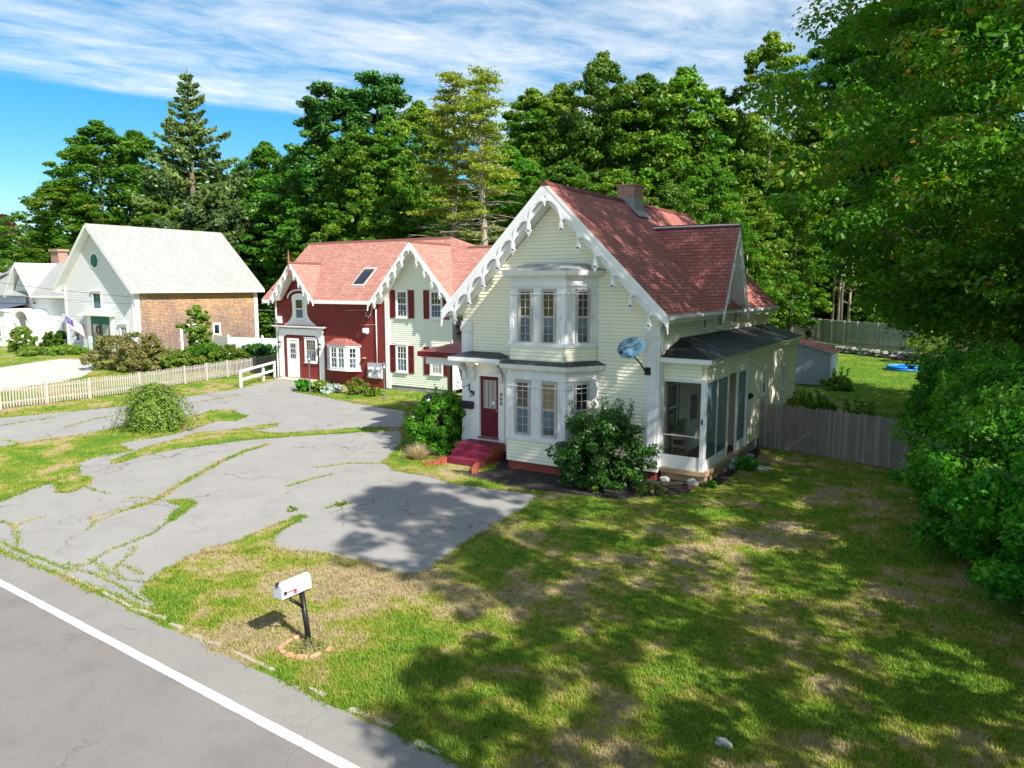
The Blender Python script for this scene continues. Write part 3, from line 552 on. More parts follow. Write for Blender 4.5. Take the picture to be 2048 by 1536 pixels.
for z in (1.785,2.12,2.45,2.785): FF.box(g,-15.21,-14.66,z,z+.02,.023,.051)
sub('glazing_bars',g,TAN,door)
g=B(); g.lathe(FF.p(-14.62,1.72,.045),[(0,.012),(.03,.012),(.035,.03),(.06,.03),(.065,.01)],10,(0,-1,0)); sub('knob',g,GALV,door)
g=B(); FF.box(g,-14.82,-14.72,1.93,2.07,.0525,.056); sub('notice',g,WHITE,door)
b=B(); hx0,hx1=-16.25,-14.05
b.box(hx0,hx1,21.32,YW-.09,3.52,3.66); b.box(hx0+.08,hx1-.08,21.40,YW-.09,3.46,3.52)
b.cur=1; b.add([(hx0,21.32,3.662),(hx1,21.32,3.662),(hx1,YW-.02,3.662),(hx0,YW-.02,3.662),(hx0+.45,YW-.02,3.82),(hx1-.45,YW-.02,3.82)],[(0,1,5,4),(1,2,5),(0,4,3),(3,4,5,2)]); hood=obj('door_hood',b,[WHITE,RUBBER],house)
for x in (-15.98,-15.60,-14.42,-14.12):
    g=B(); pts=[(YW-.07,3.45),(21.62,3.45),(21.60,3.34),(21.70,3.28),(21.78,3.16),(21.88,3.10),(21.92,2.92),(21.97,2.80),(YW-.07,2.72)]
    g.prism([(x-.07,y,z) for y,z in pts],(.14,0,0)); g.lathe((x-.085,21.84,3.28),[(0,.07),(.17,.07)],10,(1,0,0)); g.lathe((x-.08,21.97,2.93),[(0,.045),(.16,.045)],10,(1,0,0)); obj('bracket',g,WORN,house)
g=B(); g.lathe((-15.25,21.7,3.46),[(0,.06),(-.02,.075),(-.05,.05),(-.07,.01)],12); 
em=mat('lit_bulb_glass',(1,.9,.7)); em.node_tree.nodes['Principled BSDF'].inputs['Emission Color'].default_value=(1,.72,.4,1); em.node_tree.nodes['Principled BSDF'].inputs['Emission Strength'].default_value=3.0
obj('hood_lamp',g,em,house)
# ---- screened porch along the right side
px=-7.18; py0,py1=22.38,27.0
FP=Fr((px,0,0),(0,1,0),(1,0,0)); FPF=Fr((0,py0,0),(1,0,0),(0,-1,0))
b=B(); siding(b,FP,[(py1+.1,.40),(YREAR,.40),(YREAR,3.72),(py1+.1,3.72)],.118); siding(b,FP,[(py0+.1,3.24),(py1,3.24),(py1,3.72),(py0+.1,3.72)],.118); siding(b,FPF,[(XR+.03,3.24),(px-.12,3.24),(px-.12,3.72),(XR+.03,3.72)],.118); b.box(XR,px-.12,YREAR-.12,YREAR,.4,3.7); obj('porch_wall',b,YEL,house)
b=B(); b.box(px-.06,px+.05,py1-.04,py1+.11,.40,3.72)     # posts, rails, kick panels, cornice
FP.box(b,py0+.0,py0+.13,.42,3.24,-.12,.03); FPF.box(b,px-.13,px-.005,.42,3.26,-.0,.03); FPF.box(b,XR+.03,XR+.09,.42,3.24,-.04,.02); FP.box(b,23.62,23.67,.42,3.22,-.04,.0); FP.box(b,24.76,24.86,.42,3.24,-.06,.01)
FP.box(b,25.86,25.96,.42,3.24,-.06,.01)
for y0,y1 in ((py0+.13,23.62),(23.67,24.76),(25.96,26.96)): FP.box(b,y0,y1,.42,.74,-.04,-.005); FP.box(b,y0,y1,3.18,3.24,-.045,-.001)
FPF.box(b,XR+.09,px-.13,.42,.84,-.04,-.005); FPF.box(b,XR+.09,px-.13,3.18,3.24,-.045,-.001); FPF.box(b,XR+.09,px-.13,1.47,1.50,-.03,-.005)
b.box(XR+.02,px+.12,py0-.08,py0-.001,3.72,3.80); b.box(XR+.02,px+.25,py0-.30,py0-.02,3.80,3.96); b.box(px+.001,px+.10,py0-.02,YREAR+.1,3.70,3.80); b.box(px+.0,px+.26,py0-.019,YREAR+.2,3.80,3.92)
FP.box(b,YREAR-.14,YREAR,.4,3.7,.0,.035); obj('porch_frame',b,WHITE,house)
def scr(nt,bb,N,L):
    t=N('ShaderNodeBsdfTransparent'); ms=N('ShaderNodeMixShader'); ms.inputs[0].default_value=.42; L(t.outputs[0],ms.inputs[1]); L(bb.outputs[0],ms.inputs[2]); L(ms.outputs[0],nt.nodes['Material Output'].inputs[0])
SCR=mat('porch_insect_screen',(.13,.24,.33),.5,build=scr); CLEARS=mat('clear_porch_screen',(.09,.11,.11),.5,build=lambda nt,bb,N,L:(scr(nt,bb,N,L),nt.nodes['Mix Shader'].inputs[0].__setattr__('default_value',.10)))  # side screens: blue reflection painted into their base colour
for y0,y1 in ((py0+.13,23.62),(23.67,24.76),(25.96,26.96)): b=B(); FP.box(b,y0,y1,.74,3.18,-.022,-.019); obj('screen_panel',b,SCR,house)
b=B(); FPF.box(b,XR+.09,px-.13,.84,3.18,-.022,-.019); obj('screen_panel',b,CLEARS,house)
b=B(); xe=px+.27; ya=py0-.32
b.add([(XR,ya,3.98),(xe,ya,3.965),(xe,YREAR+.22,3.94),(XR,YREAR+.22,4.46),(XR,24.05,4.46)],[(0,1,4),(1,2,3,4),(0,4,3,2,1)])
b.add([(XR,ya,3.96),(xe,ya,3.945),(xe,YREAR+.22,3.92),(XR,YREAR+.22,3.92)],[(0,3,2,1)]); b.add([(XR,ya,3.96),(xe,ya,3.945),(xe,ya,3.965),(XR,ya,3.98)],[(0,1,2,3)]); b.prism([(XR,YREAR+.215,3.93),(xe,YREAR+.215,3.93),(XR,YREAR+.215,4.45)],(0,.01,0))
obj('porch_roof',b,RUBBER,house)
b=B(); x=xe+.03; b.prism([(x-.04,ya+.3,3.97),(x-.03,ya+.3,3.90),(x+.05,ya+.3,3.90),(x+.07,ya+.3,3.97),(x+.055,ya+.3,3.97),(x+.04,ya+.3,3.915),(x-.02,ya+.3,3.915)],(0,YREAR-ya-.1,0)); obj('gutter',b,GALV,house)
b=B(); b.box(XR+.01,px+.06,py0-.06,py1+.1,.33,.40); obj('porch_floor',b,DECK,house)
b=B(); b.box(px-.1,px+.12,py0-.08,py1+.12,.28,.415); b.box(XR+.05,px-.1,py0-.10,py0+.05,.28,.415); b.box(px-.05,px+.05,py0,py1,.02,.28); b.box(XR+.05,px-.05,py0-.02,py0+.04,.05,.28); obj('porch_sill',b,WOODL,house)
b=B(); uvbox(b,px-.25,px-.03,py1,YREAR,-.2,.40); obj('foundation',b,STONE,house)
b=B(); b.box(XR+.02,px-.07,26.88,26.95,.41,3.3); b.box(XR+.03,px-.07,26.85,26.88,.41,1.3); obj('inner_wall',b,INNER,house); b=B(); b.box(XR+.02,px-.03,py0,py1,3.26,3.30); obj('porch_ceiling',b,WHITE,house)
window(house,FS,22.86,23.86,1.36,3.08,1,1,.09,WOOD,WHITE,upper=GLASS,lower=SCREENG,n=.022)
window(house,FP,29.0,29.62,2.0,3.02,1,1,.07,WHITE,WHITE,n=.022); window(house,FP,32.3,32.8,1.9,2.9,1,1,.07,WHITE,WHITE,n=.022)
b=B(); FS.box(b,24.9,25.8,.42,2.55,.022,.06); b.cur=1; FS.box(b,25.0,25.7,1.5,2.4,.061,.065); dr=obj('side_door',b,[WHITE,GLASS],house)
b=B(); b.lathe((px+.0,27.28,2.25),[(0,.05),(.05,.05),(.06,.09),(.16,.06),(.2,.02)],10,(1,0,-.2)); b.box(px+.02,px+.12,27.2,27.36,2.1,2.25); obj('wall_lamp',b,BLACK,house)
b=B(); FPF.box(b,px-.09,px-.05,1.90,2.08,.03,.05); FPF.box(b,px-.12,px-.05,1.98,2.0,.05,.06); obj('latch',b,BLACK,house)
# left side entry porch between house and ell
b=B()
exl,exr,ya_,zt_=-20.1,XL-.02,24.3,3.45
roofslab(b,[(exl,ya_,zt_),(exr,ya_,zt_),(exr,28.0,4.6)],(1,0,0),.06,org=(exl,ya_,3.4)); roofslab(b,[(exl,ya_,zt_),(exr,28.0,4.6),(exr,32.5,4.6),(exl,32.5,zt_)],(0,1,0),.06)
b.cur=1; b.box(exl,exr,ya_-.02,ya_+.08,3.24,3.42); b.box(exl-.02,exl+.08,ya_+.08,32.5,3.24,3.42); b.cur=2; b.box(exl+.3,exr,ya_+.16,ya_+.28,2.92,3.24); b.box(exl+.1,exr,ya_+.08,32.4,3.2,3.24)
obj('side_porch_roof',b,[ROOF,MAROON,WHITE],house)
b=B(); b.box(-18.68,-18.52,ya_+.16,ya_+.32,.0,2.92); obj('porch_post',b,WOOD,house)
b=B(); b.box(-19.8,-16.2,ya_+.18,ya_+.26,1.62,1.70); b.box(-19.8,-16.2,ya_+.18,ya_+.26,.95,1.02)
x=-19.75
while x<-16.3: b.box(x,x+.045,ya_+.19,ya_+.24,1.02,1.62); x+=.15
b.box(-19.9,-16.2,ya_+.1,32,.80,.9); b.prism([(-17.6,23.9,1.55),(-17.6,23.9,1.68),(-16.3,23.9,2.15),(-16.3,23.9,2.02)],(0,.07,0)); obj('deck_railing',b,WOOD,house)
# ---- front steps
st=thing('front_steps','maroon painted brick steps with curved low side walls below the magenta front door','steps',(-15,21.2,0))
b=B(); sx0,sx1=-15.78,-14.30
b.box(sx0,sx1,21.12,YW-.11,.0,.60); b.box(sx0+.03,sx1-.03,20.80,21.12,.0,.41); b.box(sx0+.06,sx1-.06,20.48,20.80,.0,.22)
obj('treads',b,STEPM,st); b=B(); uvbox(b,sx1+.002,sx1+.02,20.5,YW-.12,0,.22); b.box(sx1+.002,sx1+.06,20.82,YW-.12,.2,.40); b.box(sx1+.002,sx1+.06,21.14,YW-.12,.40,.585); obj('brick_side',b,STEPB,st)
for s,x in ((-1,sx0+.02),(1,sx1-.02)):
    b=B(); pts=[(x,20.47),(x+s*.05,20.2),(x+s*.18,19.92),(x+s*.34,19.72)]
    for i in range(3):
        (xa,ya_),(xb,yb_)=pts[i],pts[i+1]; d=Vector((xb-xa,yb_-ya_,0)).normalized(); nn=Vector((-d.y,d.x,0))*.09; h0,h1=.22-.05*i,.22-.05*(i+1)
        b.hexa([Vector((xa,ya_,0))-nn,Vector((xb,yb_,0))-nn,Vector((xb,yb_,0))+nn,Vector((xa,ya_,0))+nn,Vector((xa,ya_,h0))-nn,Vector((xb,yb_,h1))-nn,Vector((xb,yb_,h1))+nn,Vector((xa,ya_,h0))+nn])
    obj('curved_wing',b,STEPB,st)
# ---- things hung on the front wall
t=thing('wall_mailbox','black horizontal letter box on the white door pilaster beside the front door','mailbox',(-15.86,YW-.07,1.72))
b=B(); FF.box(b,-16.10,-15.62,1.72,1.88,.09,.22); b.prism([FF.p(-16.11,1.88,.09),FF.p(-16.11,1.99,.09),FF.p(-16.11,1.97,.16),FF.p(-16.11,1.88,.235)],(.5,0,0)); obj('box',b,BLACK,t); b=B(); FF.box(b,-16.12,-15.60,1.865,1.885,.09,.24); obj('lid',b,BLACK,t)
t=thing('wall_lantern','small black lantern with a clear lamp above the black letter box','lantern',(-15.67,YW-.07,2.2))
b=B(); FF.box(b,-15.74,-15.60,2.22,2.36,.09,.12); b.lathe(FF.p(-15.67,2.33,.17),[(0,.07),(.03,.06),(.07,.02)],8); obj('bracket',b,BLACK,t); b=B(); b.lathe(FF.p(-15.67,2.18,.17),[(0,.03),(.03,.055),(.14,.06)],8); obj('lamp_glass',b,GALV,t)
b=B(); FF.box(b,-15.83,-15.79,2.36,2.62,.09,.11); b.tube([FF.p(-15.81,2.58,.11),FF.p(-15.88,2.56,.18),FF.p(-15.98,2.50,.22),FF.p(-16.06,2.53,.2),FF.p(-16.1,2.58,.2)],.012,5); one('plant_hook',b,BLACK,'curly black iron hook above the wall lantern on the white pilaster','hook')
SG=mat('verdigris_tile',(.13,.18,.17),.5); LG=mat('pale_numeral',(.5,.5,.45),.6)
for ch,z in (('2',2.33),('7',2.17),('3',2.01)):
    t=thing('house_number_tile',{'2':'top','7':'middle','3':'bottom'}[ch]+' one of three green-grey number tiles on the door frame','number tile',(-14.44,YW-.08,z),'house number tiles beside the front door')
    b=B(); FF.box(b,-14.49,-14.39,z-.055,z+.055,.071,.085); obj('tile',b,SG,t); text_obj('numeral',ch,.09,FF.p(-14.44,z,.088),(R(90),0,0),LG,t,.002)
# satellite dish
t=thing('satellite_dish','blue-grey satellite dish on a pole bracket at the right front corner','satellite dish',(-8.95,YW-.08,3.5))
c=Vector((-9.22,21.35,4.25)); ax=Vector((.42,-.86,.32)).normalized(); u=Vector((.86,.42,.38)); u=(u-ax*u.dot(ax)).normalized(); w=ax.cross(u)
b=B(); n=28; rings=[(0,0),(.35,.012),(.7,.05),(1,.10)]; vs=[];fs=[]
for side in (0,1):
    o=len(vs); vs.append(c-ax*.012*side)
    for r_,d_ in rings[1:]:
        for k in range(n): a=2*math.pi*k/n; vs.append(c+u*(.44*r_*math.cos(a))+w*(.31*r_*math.sin(a))+ax*(d_-.012*side))
    for k in range(n): f=(o,o+1+k,o+1+(k+1)%n); fs.append(f if side==0 else f[::-1])
    for j in range(2):
        for k in range(n): f=(o+1+j*n+k,o+1+(j+1)*n+k,o+1+(j+1)*n+(k+1)%n,o+1+j*n+(k+1)%n); fs.append(f if side==0 else f[::-1])
o2=1+3*n
for k in range(n): fs.append((1+2*n+k,o2+1+2*n+k,o2+1+2*n+(k+1)%n,1+2*n+(k+1)%n))
b.smooth=True; b.add(vs,fs); obj('reflector',b,DISH,t)
b=B(); foot=Vector((-8.93,YW-.10,3.48)); b.tube([c-ax*.03,c-ax*.10-Vector((0,0,.12)),(-9.02,21.62,3.78),(-8.95,21.8,3.55)],.024,8); b.box(-9.03,-8.83,YW-.11,YW-.065,3.38,3.62); b.tube([(-8.95,21.8,3.55),(-8.93,YW-.1,3.5)],.03,8); obj('mast',b,BLACK,t)
b=B(); tip=c+ax*.42-w*.0-u*.34-Vector((0,0,.10)); b.tube([c-u*.05-w*.30+ax*.06,(c+tip)/2-Vector((0,0,.14)),tip],.016,6); b.lathe(tip,[(-.05,.05),(.05,.05),(.06,.02)],10,-ax); obj('feed_arm',b,BLACK,t)
LOGO=mat('white_logo_print',(.75,.78,.8),.5)
M3=Matrix((u,w,ax)).transposed().to_4x4()
if u.x*1>0: pass
tt=text_obj('lettering','DIRECTV',.105,c+ax*.075+w*.10+u*.04,(0,0,0),LOGO,t,.002); tt.rotation_euler=Matrix((u,w,ax)).transposed().to_euler()
b=B(); cc=c+ax*.068+w*.10-u*.25; b.lathe(cc,[(0,.034),(.006,.034)],14,ax); obj('emblem',b,LOGO,t)
# porch furniture seen through the screen
t=thing('wooden_chair','brown high backed wooden chair behind the porch screen','chair',(-8.05,22.95,.40))
b=B(); b.box(-8.32,-7.82,22.75,23.2,.80,.84); obj('seat',b,WOOD,t); b=B()
for x in (-8.32,-7.86): b.hexa([Vector(p) for p in ((x,22.72,.80),(x+.05,22.72,.80),(x+.05,22.76,.80),(x,22.76,.80),(x,22.55,1.55),(x+.05,22.55,1.55),(x+.05,22.59,1.55),(x,22.59,1.55))])
b.box(-8.27,-7.86,22.57,22.60,1.30,1.52); b.box(-8.27,-7.86,22.64,22.67,1.02,1.12); obj('backrest',b,WOOD,t)
for x,y in ((-8.3,22.77),(-7.87,22.77),(-8.3,23.15),(-7.87,23.15)): b=B(); b.box(x,x+.04,y,y+.04,.41,.80); obj('leg',b,WOOD,t)
# ================================================================ REAR ELL (yellow gable + red section)
EY=33.8; EB=33.1; XE0,XE1=-30.36,-25.42; XR0=-39.97
ell=thing('connected_ell','rear house with a pale yellow gabled end, red shutters and a dark red boarded section','house',(-33,EY,0))
FE=Fr((0,EY,0),(1,0,0),(0,-1,0)); FEB=Fr((0,EB,0),(1,0,0),(0,-1,0)); FES=Fr((XE1,0,0),(0,1,0),(1,0,0))
gx,gz,gk=-27.87,8.66,1.09
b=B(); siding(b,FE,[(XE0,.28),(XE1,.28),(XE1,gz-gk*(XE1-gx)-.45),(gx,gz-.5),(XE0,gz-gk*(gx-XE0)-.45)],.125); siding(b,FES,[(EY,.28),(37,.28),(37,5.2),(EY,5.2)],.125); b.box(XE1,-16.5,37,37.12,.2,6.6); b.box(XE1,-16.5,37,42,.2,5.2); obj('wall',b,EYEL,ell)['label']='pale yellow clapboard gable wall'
b=B(); b.box(XE0+.05,XE1-.03,EY+.02,EY+.3,-.1,.3); obj('foundation',b,STONE,ell)
b=B(); b.box(XE1+.02,XE1+.75,34.2,36.4,3.42,3.52); b.cur=1; roofslab(b,[(XE1+.02,34.1,3.95),(XE1+.8,34.1,3.55),(XE1+.8,36.5,3.55),(XE1+.02,36.5,3.95)],(0,1,0),.05,1,0); obj('side_door_hood',b,[MAROON,ROOF],ell)
b=B(); FE.box(b,XE0-.03,XE0+.33,.05,5.35,.0,.05); obj('corner_board',b,WHITE,ell)
b=B(); FE.box(b,XE1-.02,XE1+.03,.28,5.1,-.1,.05); FES.box(b,EY-.04,EY+.30,.28,5.2,.0,.04); obj('corner_board',b,WHITE,ell)
ry,rk=37.5,.875; zr2=lambda y:5.28+rk*(y-EB)
RTOP=zr2(ry)
b=B(); y2=EB+(8.45-5.28)/rk
A=[(-40.55,EB,5.28),(-16.6,EB,5.28),(-16.6,y2,8.45),(-26.4,y2,8.45),(-28.2,ry,RTOP),(-40.55,ry,RTOP)]
yo=EY+.06; zo=zr2(yo); roofslab(b,[(-40.55,yo,zo),(-16.6,yo,zo),A[2],A[3],A[4],A[5]],(1,0,0),.09,org=(-40,EB,5.26))
for xa,xb,xc,xd in ((-40.55,-39.72,-39.2,-40.55),(-35.76,-30.9,-30.3,-36.3),(-24.84,-16.6,-16.6,-25.45)): roofslab(b,[(xa,EB,5.28),(xb,EB,5.28),(xc,yo,zo),(xd,yo,zo)],(1,0,0),.09,org=(-40,EB,5.26))
Bk=[(x,2*ry-y,z) for x,y,z in A]; roofslab(b,[Bk[0],Bk[5],Bk[4],Bk[3],Bk[2],Bk[1]],(1,0,0),.09)
roofslab(b,[A[3],A[4],Bk[3]],(0,1,0),.05); b.cur=0; b.add([A[2],A[3],Bk[3],Bk[2]],[(0,1,2,3)],[[(0,0),(9,0),(9,.5),(0,.5)]]); b.prism([(-40.6,ry-.16,RTOP-.12),(-40.6,ry,RTOP+.03),(-40.6,ry+.16,RTOP-.12)],(12.4,0,0))
b.prism([(-26.4,y2-.13,8.37),(-26.4,y2,8.49),(-26.4,y2+.2,8.47)],(9.7,0,0))
# cross gables
for cx,cz,ck,hw,yb,nm in ((gx,gz,gk,3.22,EB-.02,'y'),(-37.74,7.66,1.17,2.06,EB-.03,'r')):
    ym=EB+(cz-5.28)/rk
    for s in (-1,1): 
        zt=cz-ck*hw; yt=EB+max(.0,(zt-5.28))/rk
        roofslab(b,[(cx,yb,cz),(cx,ym+.02,cz),(cx+s*hw,max(yt,yb+.05),zt),(cx+s*hw,yb,zt)],(0,1,0),.08,org=(cx,yb,cz-.02))
    b.cur=0; b.prism([(cx-.13,yb-.01,cz-.11),(cx,yb-.01,cz+.03),(cx+.13,yb-.01,cz-.11)],(0,ym-yb,0))
    b.cur=1
    for s in (-1,1): b.prism([(cx,EB+.02,cz-.11),(cx+s*(hw-.03),EB+.02,cz-ck*(hw-.03)-.11),(cx+s*(hw-.45),EB+.02,cz-ck*(hw-.45)-.55),(cx,EB+.02,cz-.52)],(0,EY-EB+.0,0))
b.cur=1; b.box(-35.65,-30.95,EB-.02,EB+.03,5.06,5.26); b.box(-35.65,-30.9,EB+.03,EY,5.10,5.16); b.box(-24.8,-16.7,EB-.02,EB+.03,5.06,5.26); b.box(-40.52,-39.7,EB-.0,EB+.05,5.04,5.24); b.prism([(-40.5,EB,5.16),(-40.5,ry,RTOP-.11),(-40.5,ry,RTOP-.36),(-40.5,EB,4.98)],(.06,0,0))
obj('roof',b,[ROOFE,WHITE],ell)
b=B(); verge(b,Fr((0,EB-.02,0),(1,0,0),(0,-1,0)),(gx,gz-.06),(gx+3.24,gz-gk*3.24-.06),6,.22,.72,.05); verge(b,Fr((0,EB-.02,0),(1,0,0),(0,-1,0)),(gx,gz-.06),(gx-3.24,gz-gk*3.24-.06),6,.22,.72,.05); obj('bargeboard',b,WHITE,ell)
b=B()
for s in (-1,1): verge(b,Fr((0,EB-.03,0),(1,0,0),(0,-1,0)),(-37.74,7.60),(-37.74+s*2.08,7.60-1.17*2.08),5,.13,.52,.045,rib=.05)
obj('bargeboard',b,WHITE,ell); b=B(); b.lathe((-37.74,EB-.05,6.7),[(0,.02),(.05,.06),(.5,.05),(.55,.07),(.9,.06),(.95,.10),(1.0,.05),(1.15,.055),(1.72,.012)],8); obj('finial',b,mat('faded_red_finial',(.35,.09,.07),.7),ell)
for s in (-1,1):
    b=B()
    for k in range(16): x=-37.74+s*(.12+.09*k); z=7.60-1.17*abs(x+37.74)-.60; b.box(x-.05,x+.05,EY-.06,EY-.022,z-.1,z+.05)
    obj('gable_fringe',b,MAROON,ell)
for u,z0,z1 in ((-29.06,4.30,5.93),(-26.52,4.30,5.93)): window(ell,FE,u-.46,u+.46,z0,z1,3,2,.11,WHITE,WHITE,n=.02)
for u,z0,z1 in ((-29.13,1.09,2.72),(-26.55,1.09,2.72)): window(ell,FE,u-.46,u+.46,z0,z1,3,2,.11,WHITE,WHITE,lower=CURT if u>-27 else SCREENG,n=.02)
for u,z0 in ((-29.06,4.28),(-26.52,4.28),(-29.13,1.05),(-26.55,1.05)):
    shutter(ell,FE,u-.92,u-.50,z0,z0+1.64,SHUT); shutter(ell,FE,u+.50,u+.92,z0,z0+1.64,SHUT)
# red wall
b=B(); vsiding(b,FE,[(XR0,.04),(XE0-.03,.04),(XE0-.03,5.25),(XR0,5.25)],.2); 
b.prism([(-39.6,EY-.0,5.2),(-35.9,EY-.0,5.2),(-37.74,EY-.0,7.25)],(0,.1,0)); b.box(XR0,XR0+.1,EY+.1,41,.04,5.25); b.prism([(XR0,EY,5.25),(XR0,41.2,5.25),(XR0,ry,RTOP-.3)],(.1,0,0)); b.box(XR0,-17,41,41.1,0,5.25); obj('wall',b,REDW,ell)['label']='dark red vertical board wall'
b=B(); FE.box(b,XR0-.06,XR0+.08,.1,5.2,.0,.05); FE.box(b,-39.75,-39.35,.15,3.2,.024,.09); FE.box(b,-35.98,-35.56,.08,3.2,.024,.09); FE.box(b,-39.75,-35.56,2.99,3.46,.024,.085)
for s,x in ((1,-39.35),(-1,-35.98)):
    pts=[(x,2.99)]+[(x+s*(.45-.45*math.cos(a)),2.55+.44*math.sin(a)) for a in [math.pi/2*k/6 for k in range(6,-1,-1)]]+[(x,2.55)]
    b.prism([FE.p(u,z,.024) for u,z in pts],FE.n*.055)
FE.box(b,-40.15,-35.25,3.52,3.60,.0,.32); FE.box(b,-40.05,-35.35,3.46,3.52,.0,.24); b.cur=1; FE.box(b,-39.6,-35.7,3.40,3.44,.086,.12); FE.box(b,-40.15,-35.25,3.60,3.625,.0,.325)
b.cur=0
for x in (-39.7,-35.85,-35.6):
    FE.box(b,x-.07,x+.07,3.2,3.46,.085,.2)
obj('entry_surround',b,[WHITE,MAROON],ell)
# bell shaped window surround
b=B(); c0=-37.66
def hw(z): 
    t=(z-3.63)/1.95
    if t<.5: return .66+.84*(1-t/.5)**2.6
    return .66+.10*((t-.5)/.5)**2
zs=[3.63+1.75*i/14 for i in range(15)]
left=[(c0-hw(z),z) for z in zs]; right=[(c0+hw(z),z) for z in zs]; top=[(c0+.76*math.cos(a),5.38+.30*math.sin(a)) for a in [math.pi*k/8 for k in range(1,8)]]
for i in range(14): b.prism([FE.p(*left[i],.022),FE.p(*right[i],.022),FE.p(*right[i+1],.022),FE.p(*left[i+1],.022)],FE.n*.05)
b.prism([FE.p(u,z,.022) for u,z in [right[-1]]+top+[left[-1]]],FE.n*.05)
def arcstrip(r0,r1,h,n0,n1):
    A=[(c0+r0*math.cos(a),5.36+h*math.sin(a)) for a in [math.pi*k/10 for k in range(11)]]; C=[(c0+r1*math.cos(a),5.36+(h-(r0-r1))*math.sin(a)) for a in [math.pi*k/10 for k in range(11)]]
    for i in range(10): b.prism([FE.p(*A[i],n0),FE.p(*A[i+1],n0),FE.p(*C[i+1],n0),FE.p(*C[i],n0)],FE.n*(n1-n0))
arcstrip(1.05,.97,.58,.022,.16); b.cur=1; arcstrip(.97,.86,.50,.022,.10); obj('window_hood',b,[WHITE,MAROON],ell)
window(ell,FE,c0-.42,c0+.42,4.02,5.38,1,1,.08,WHITE,WHITE,n=.073)
b=B(); FE.box(b,-38.98,-38.84,.2,2.76,.022,.07); FE.box(b,-38.06,-37.90,.2,2.76,.022,.07); FE.box(b,-38.84,-38.06,2.62,2.76,.022,.07); FE.box(b,-38.83,-38.07,.2,2.615,.022,.05); FE.box(b,-38.70,-38.20,.4,1.1,.051,.06)
dr=obj('side_door',b,WHITE,ell); g=B()
for i in range(3):
    for j in range(3): u=-38.66+i*.17; z=1.45+j*.34; FE.box(g,u,u+.13,z,z+.29,.051,.056)
sub('door_glass',g,GLASS,dr)
window(ell,FE,-37.34,-36.20,1.24,2.84,4,3,.14,WHITE,TAN,n=.022)
b=B(); FE.box(b,-39.3,-35.9,.0,.16,.0,.9); obj('door_slab',b,paint('pale_threshold_concrete',(.55,.47,.36),.3,(.4,.35,.3)),ell)
# box bay on red wall
pl=[(-35.30,EY-.02),(-34.62,33.32),(-33.24,33.32),(-32.50,EY-.02)]
b=B(); baysolid(b,pl,0,1.0,2.50); baysolid(b,pl,.05,.93,1.03); baysolid(b,pl,.06,2.44,2.54); b.cur=1; A=plan_offset(pl,.10); T=[(-34.6,EY-.02),(-34.3,33.6),(-33.5,33.6),(-33.3,EY-.02)]
vs=[(x,y,2.545) for x,y in A]+[(x,y,2.92) for x,y in T]; uvq=lambda n:[(0,0),(1,0),(.8,.45),(.2,.45)][:n]
b.add(vs,[(0,1,5,4),(1,2,6,5),(2,3,7,6),(4,5,6,7),(3,2,1,0)],[uvq(4)]*5); bw=obj('bay_window',b,[WHITE,ROOF],ell)
P3=bayframes(pl)
for (fr,l),us in zip(P3,((.36,),(.36,.98),(.42,))):
    for u in us:
        ww=.30 if len(us)==2 else .27; w=window(bw,fr,u-ww,u+ww,1.08,2.42,2,2,.05,WHITE,WHITE,sub=True,sill=False,n=.003,proud=.035,lower=CURT if len(us)==2 and False else SCREENG); w.matrix_parent_inverse=Matrix()
b=B(); u0,u1=-33.32,-32.40
def sk(u,y,o=0): return Vector((u,y,zr2(y)+o))
for (ua,ub,ya,yb_) in ((u0-.07,u0,34.02,35.3),(u1,u1+.07,34.02,35.3),(u0,u1,34.02,34.12),(u0,u1,35.2,35.3)):
    b.hexa([sk(ua,ya,.0),sk(ub,ya,.0),sk(ub,yb_,.0),sk(ua,yb_,.0),sk(ua,ya,.10),sk(ub,ya,.10),sk(ub,yb_,.10),sk(ua,yb_,.10)])
s_=obj('skylight',b,TAN,ell); g=B(); g.hexa([sk(u0,34.12,.02),sk(u1,34.12,.02),sk(u1,35.2,.02),sk(u0,35.2,.02),sk(u0,34.12,.07),sk(u1,34.12,.07),sk(u1,35.2,.07),sk(u0,35.2,.07)]); sub('pane',g,GLASS,s_)
# things on the red wall
t=thing('electric_meter_box','pale grey meter cabinet with round meters on the dark red wall under a white conduit','meter box',(-31.2,EY-.1,.6))
b=B(); FE.box(b,-31.78,-30.66,.60,1.52,.025,.16); obj('cabinet',b,GREYM,t)
for u,z in ((-31.6,1.18),(-31.38,1.18),(-30.92,1.18)): b=B(); b.lathe(FE.p(u,z,.16),[(0,.10),(.02,.10),(.03,.08),(.10,.075),(.12,.04)],12,(0,-1,0)); obj('meter',b,VINYL,t)
for u in (-31.6,-30.85): b=B(); FE.box(b,u-.09,u+.09,.68,.95,.161,.18); obj('breaker_cover',b,VINYL,t)
b=B(); b.tube([FE.p(-31.05,1.53,.08),FE.p(-31.05,4.95,.08)],.035,8); b.tube([FE.p(-31.05,4.94,.08),FE.p(-31.12,5.03,.14),FE.p(-31.25,4.92,.2)],.05,8); b.tube([FE.p(-31.25,4.92,.2),FE.p(-31.32,4.5,.22),FE.p(-31.5,4.28,.22),FE.p(-31.7,4.35,.22),FE.p(-31.76,4.6,.2)],.022,6); obj('conduit',b,VINYL,t)
b=B(); FE.box(b,-32.0,-31.7,3.35,3.62,.025,.28); FE.box(b,-31.95,-31.75,3.28,3.35,.03,.2); one('flood_light',b,VINYL,'small white security light high on the dark red wall','security light')
b=B(); FE.box(b,-39.70,-39.35,3.72,4.18,.06,.18); one('utility_box',b,VINYL,'white junction box at the upper left corner of the red wall','junction box')
